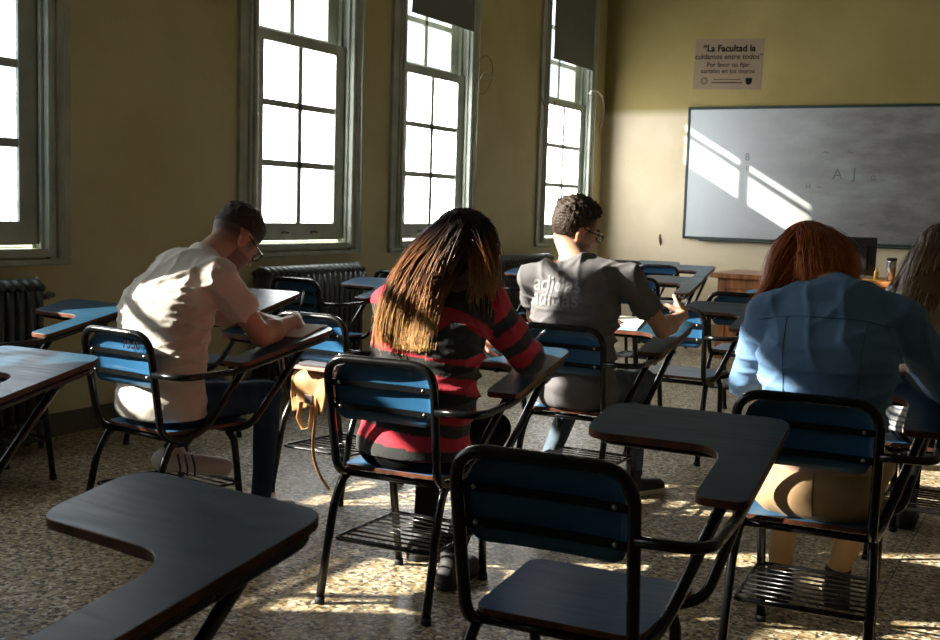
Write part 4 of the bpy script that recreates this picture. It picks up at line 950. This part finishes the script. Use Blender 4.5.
# --- long haired person at the right edge
hdF = Head((-.02, .08, 1.185), (.3, .8, -.45), .1, 1.08)
TF = ([(0, -.06, .55), (0, -.07, .72), (-.01, -.01, .90), (-.02, .05, 1.01)], [(.17, .12), (.155, .115), (.165, .115), (.15, .09)])
def pale(ph):
    C_ = np.tile(A_(.62, .62, .60), (len(ph), 1)); C_[(ph * 4 % 1) > .6] = A_(.10, .13, .2); return C_
pf, _, fF, bF = person('far', 'person with long light brown hair, one hand raised to the head, at the right edge', hdF, TF,
    (.17, .08, 1.02), (.28, .22, 1.12), (.06, .16, 1.33), (-.18, .06, 1.02), (-.27, .24, .83), (-.08, .42, .83),
    ((-.7, -.5, -.1), (-.3, 0, -1), -1, .4, .92), ((.75, .5, -.1), (0, .1, -1), 1, .3, .92),
    [(.085, -.04, .53), (-.085, -.04, .53)], [(.13, .38, .52), (-.12, .38, .52)], [(.14, .33, .11), (-.14, .36, .10)], [(.14, .47, 0), (-.14, .5, 0)],
    ('shirt', M['stripe_tee'], pale), M['blackpants'], .50, (-.02, .07, 1.09), .7, skin=(.55, .3, .22), shoes=(M['shoe_black'], M['rubber']), fold=.006, h=.0065)
def blond(t):
    t = np.clip(t, 0, 1)[:, None]; a, b = A_(.06, .032, .014), A_(.34, .21, .09); return a + (b - a) * t
label_hair['long_hair8'] = 'long wavy light brown hair falling down the back'
long_hair('long_hair', hdF, pf, [(.85, (-.07, -.12, .84), ((.10, .02, 0), (0, .02, .05)), lambda v: True), (.15, (-.17, .05, .95), ((.03, .03, 0), (0, .02, .04)), lambda v: v[0] < .2)], blond, lambda P: fF(P), n=5000, rad=.0010, seed=8, clump=.012,
    mass=[(hdF.at(0, -.03, .0), (-.05, -.06, 1.08), .09, .09, .7), ((-.05, -.06, 1.08), (-.07, -.11, .9), .09, .08, .45)])

# ------------------------------------------------------------------ small things people hold and use
def world(key, p):
    x_, y_, rz = CH[key]; return Vector((x_ + math.cos(rz) * p[0] - math.sin(rz) * p[1], y_ + math.sin(rz) * p[0] + math.cos(rz) * p[1], p[2]))
def pen(key, a, b, label, m):
    a, b = world(key, a), world(key, b); d = (b - a); o = MB().tube([(0, 0, 0), d * .08, d * .1, d * .95, d], [.0008, .003, .004, .004, .003], 8).build('pen', m); o.location = a; tag(o, label, 'pen')
    MB().tube([d * .62, d * .99], .0047, 8).build('pen_cap', M['steel'], o); return o
def tablet_sheet(key, x0, x1, y0, y1, th, rz, name, m, label, cat, lift=0.0105, lines=False):
    cx_, cy_ = (x0 + x1) / 2, (y0 + y1) / 2; o = MB().box((-(x1 - x0) / 2, -(y1 - y0) / 2, 0), ((x1 - x0) / 2, (y1 - y0) / 2, th), bev=min(.0015, th / 3)).build(name, m)
    o.location = world(key, (cx_, cy_, tzz(cy_) + lift)); o.rotation_euler = Matrix.Rotation(CH[key][2], 3, 'Z').to_4x4().to_3x3().to_euler()
    R_ = Matrix.Rotation(CH[key][2], 4, 'Z') @ Matrix.Rotation(math.atan(TT), 4, 'X') @ Matrix.Rotation(rz, 4, 'Z'); o.rotation_euler = R_.to_euler(); return tag(o, label, cat)
tablet_sheet('white', .02, .31, .37, .56, .006, .15, 'notebook', M['paper'], 'open cream notebook under the writing hands of the man in white', 'notebook')
tablet_sheet('grey', -.09, .12, .36, .56, .004, .1, 'paper_sheet', M['paper'], 'white sheet of paper on the tablet of the man in grey', 'paper', lift=.0135)
tablet_sheet('grey', -.10, .13, .345, .46, .002, .0, 'blue_folder', M['bluepaper'], 'thin blue folder under the white sheet of the man in grey', 'folder', lift=.0095)
pen('white', (.115, .575, .803), (.135, .60, .955), 'dark pen with pale cap upright in the hand of the man in white', M['glasses'])
pen('girl', (.20, .47, .80), (.335, .33, .905), 'blue and white pen held by the woman in stripes', M['bluepaper'])
wt = empty('wristwatch', world('white', (-.055, .49, .835)), CH['white'][2], 'steel wristwatch on the left wrist of the man in white', 'watch')
a_ = Vector((.135, .115, -.005)).normalized(); u_ = a_.cross(Vector((0, 0, 1))).normalized(); v_ = a_.cross(u_)
MB().tube([u_ * .031 * math.cos(k * PI / 12) + v_ * .029 * math.sin(k * PI / 12) for k in range(24)], .0055, 6, closed=True).build('strap', M['steel'], wt)
MB().tube([Vector((0, 0, .029)), Vector((0, 0, .038))], .016, 14).build('dial', M['steel'], wt)

# lettering on the grey T-shirt: laid on the shirt's own surface
def tee_print(txt, size, x0, z0, slot):
    cu = bpy.data.curves.new('shirt_lettering', 'FONT'); cu.body = txt; cu.size = size; cu.align_x = 'CENTER'; cu.align_y = 'CENTER'; cu.offset = .0015 if slot == 0 else .0005; cu.resolution_u = 3
    o = bpy.data.objects.new('tmp', cu); COL.objects.link(o); dg = bpy.context.evaluated_depsgraph_get(); me = bpy.data.meshes.new_from_object(o.evaluated_get(dg)); bpy.data.objects.remove(o)
    bm = bmesh.new(); bm.from_mesh(me); bmesh.ops.triangulate(bm, faces=bm.faces[:])
    for it in range(3): bmesh.ops.subdivide_edges(bm, edges=[e for e in bm.edges if e.calc_length() > .012], cuts=1); bmesh.ops.triangulate(bm, faces=bm.faces[:])
    P = np.array([(x0 + v.co.x, -.40, z0 + v.co.y) for v in bm.verts])
    for it in range(60): P[:, 1] += np.clip(fG(P) - .0025, -.01, .02) * .8
    for v, p in zip(bm.verts, P): v.co = p
    bm.to_mesh(me); bm.free(); me.materials.clear(); me.materials.append(M['print']); sh = [c_ for c_ in pg.children if c_.name.startswith('shirt')][0]
    o = bpy.data.objects.new('shirt_lettering', me); COL.objects.link(o); o.parent = sh; return o
for dz in (0, -.062): tee_print('adidas', .10, -.075, 1.005 + dz, 0)

# ------------------------------------------------------------------ tan leather bag on a chair and the book on it
bx_, by_, br__ = 1.95, 4.35, -.06
CH['bag'] = (bx_, by_, br__)
bag = empty('leather_bag', (bx_, by_, .457), br__, 'slouchy tan leather bag spilling off a chair seat beside the striped woman', 'bag')
def bagf(P):
    d = ell(P, (-.02, -.03, .058), (.155, .12, .066)); d = smin(d, ell(P, (-.03, -.17, .045), (.13, .06, .082)), .04); d = smax(d, .002 - P[:, 2], .004) if False else d
    d = d + .008 * noise(P, 40, 4); return np.where(P[:, 1] > -.17, np.maximum(d, .001 - P[:, 2]), d)
surface('bag_body', bagf, (-.25, -.3, -.1), (.2, .15, .22), .006, M['leather'], bag)
def flapf(P):
    y_ = -.215 - .02 * np.sin(P[:, 0] * 20); d = np.abs(P[:, 1] - y_ - .15 * np.clip(P[:, 2], 0, 1)) - .007 - .006 * noise(P, 60, 2)
    w_ = np.abs(P[:, 0] + .035 - .05 * P[:, 2]) - (.115 - .25 * np.clip(-P[:, 2], 0, .3) ** 1.0 * .9); return smax(smax(d, w_, .008), np.maximum(P[:, 2] - .105, -.05 - P[:, 2] - .35 * np.abs(P[:, 0] + .035)), .006)
surface('flap', flapf, (-.2, -.27, -.2), (.15, -.12, .16), .005, M['leather'], bag)
MB().tube([(-.07, -.225, -.03), (-.08, -.235, -.10), (-.045, -.24, -.15), (-.01, -.235, -.14), (0, -.23, -.04)], [.016] * 5, 8, fillet=0, flat=.35).build('hanging_loop', M['leather'], bag)
MB().tube([(.02, -.225, .0), (.035, -.25, -.08), (.03, -.26, -.18), (.04, -.27, -.26), (.09, -.28, -.34), (.12, -.25, -.40)], .011, 8, fillet=.05, seg=4, flat=.35).build('shoulder_strap', M['leather'], bag)
MB().box((-.05, -.232, -.03), (.0, -.222, .01), bev=.004).build('tassel_tab', M['darkleather'], bag)
o = MB().box((-.11, -.075, 0), (.11, .075, .014), bev=.002).build('pink_book', M['pink']); o.location = world('bag', (.02, -.19, .457 + .130)); o.rotation_euler = (.03, 0, -.02); tag(o, 'pinkish book lying on top of the tan leather bag', 'book')
o = MB().box((-.10, -.07, 0), (.10, .07, .012), bev=.002).build('dark_notebook', M['cover']); o.location = world('bag', (.03, -.18, .457 + .147)); o.rotation_euler = (.03, 0, .04); tag(o, 'dark grey notebook on top of the pinkish book above the bag', 'notebook')
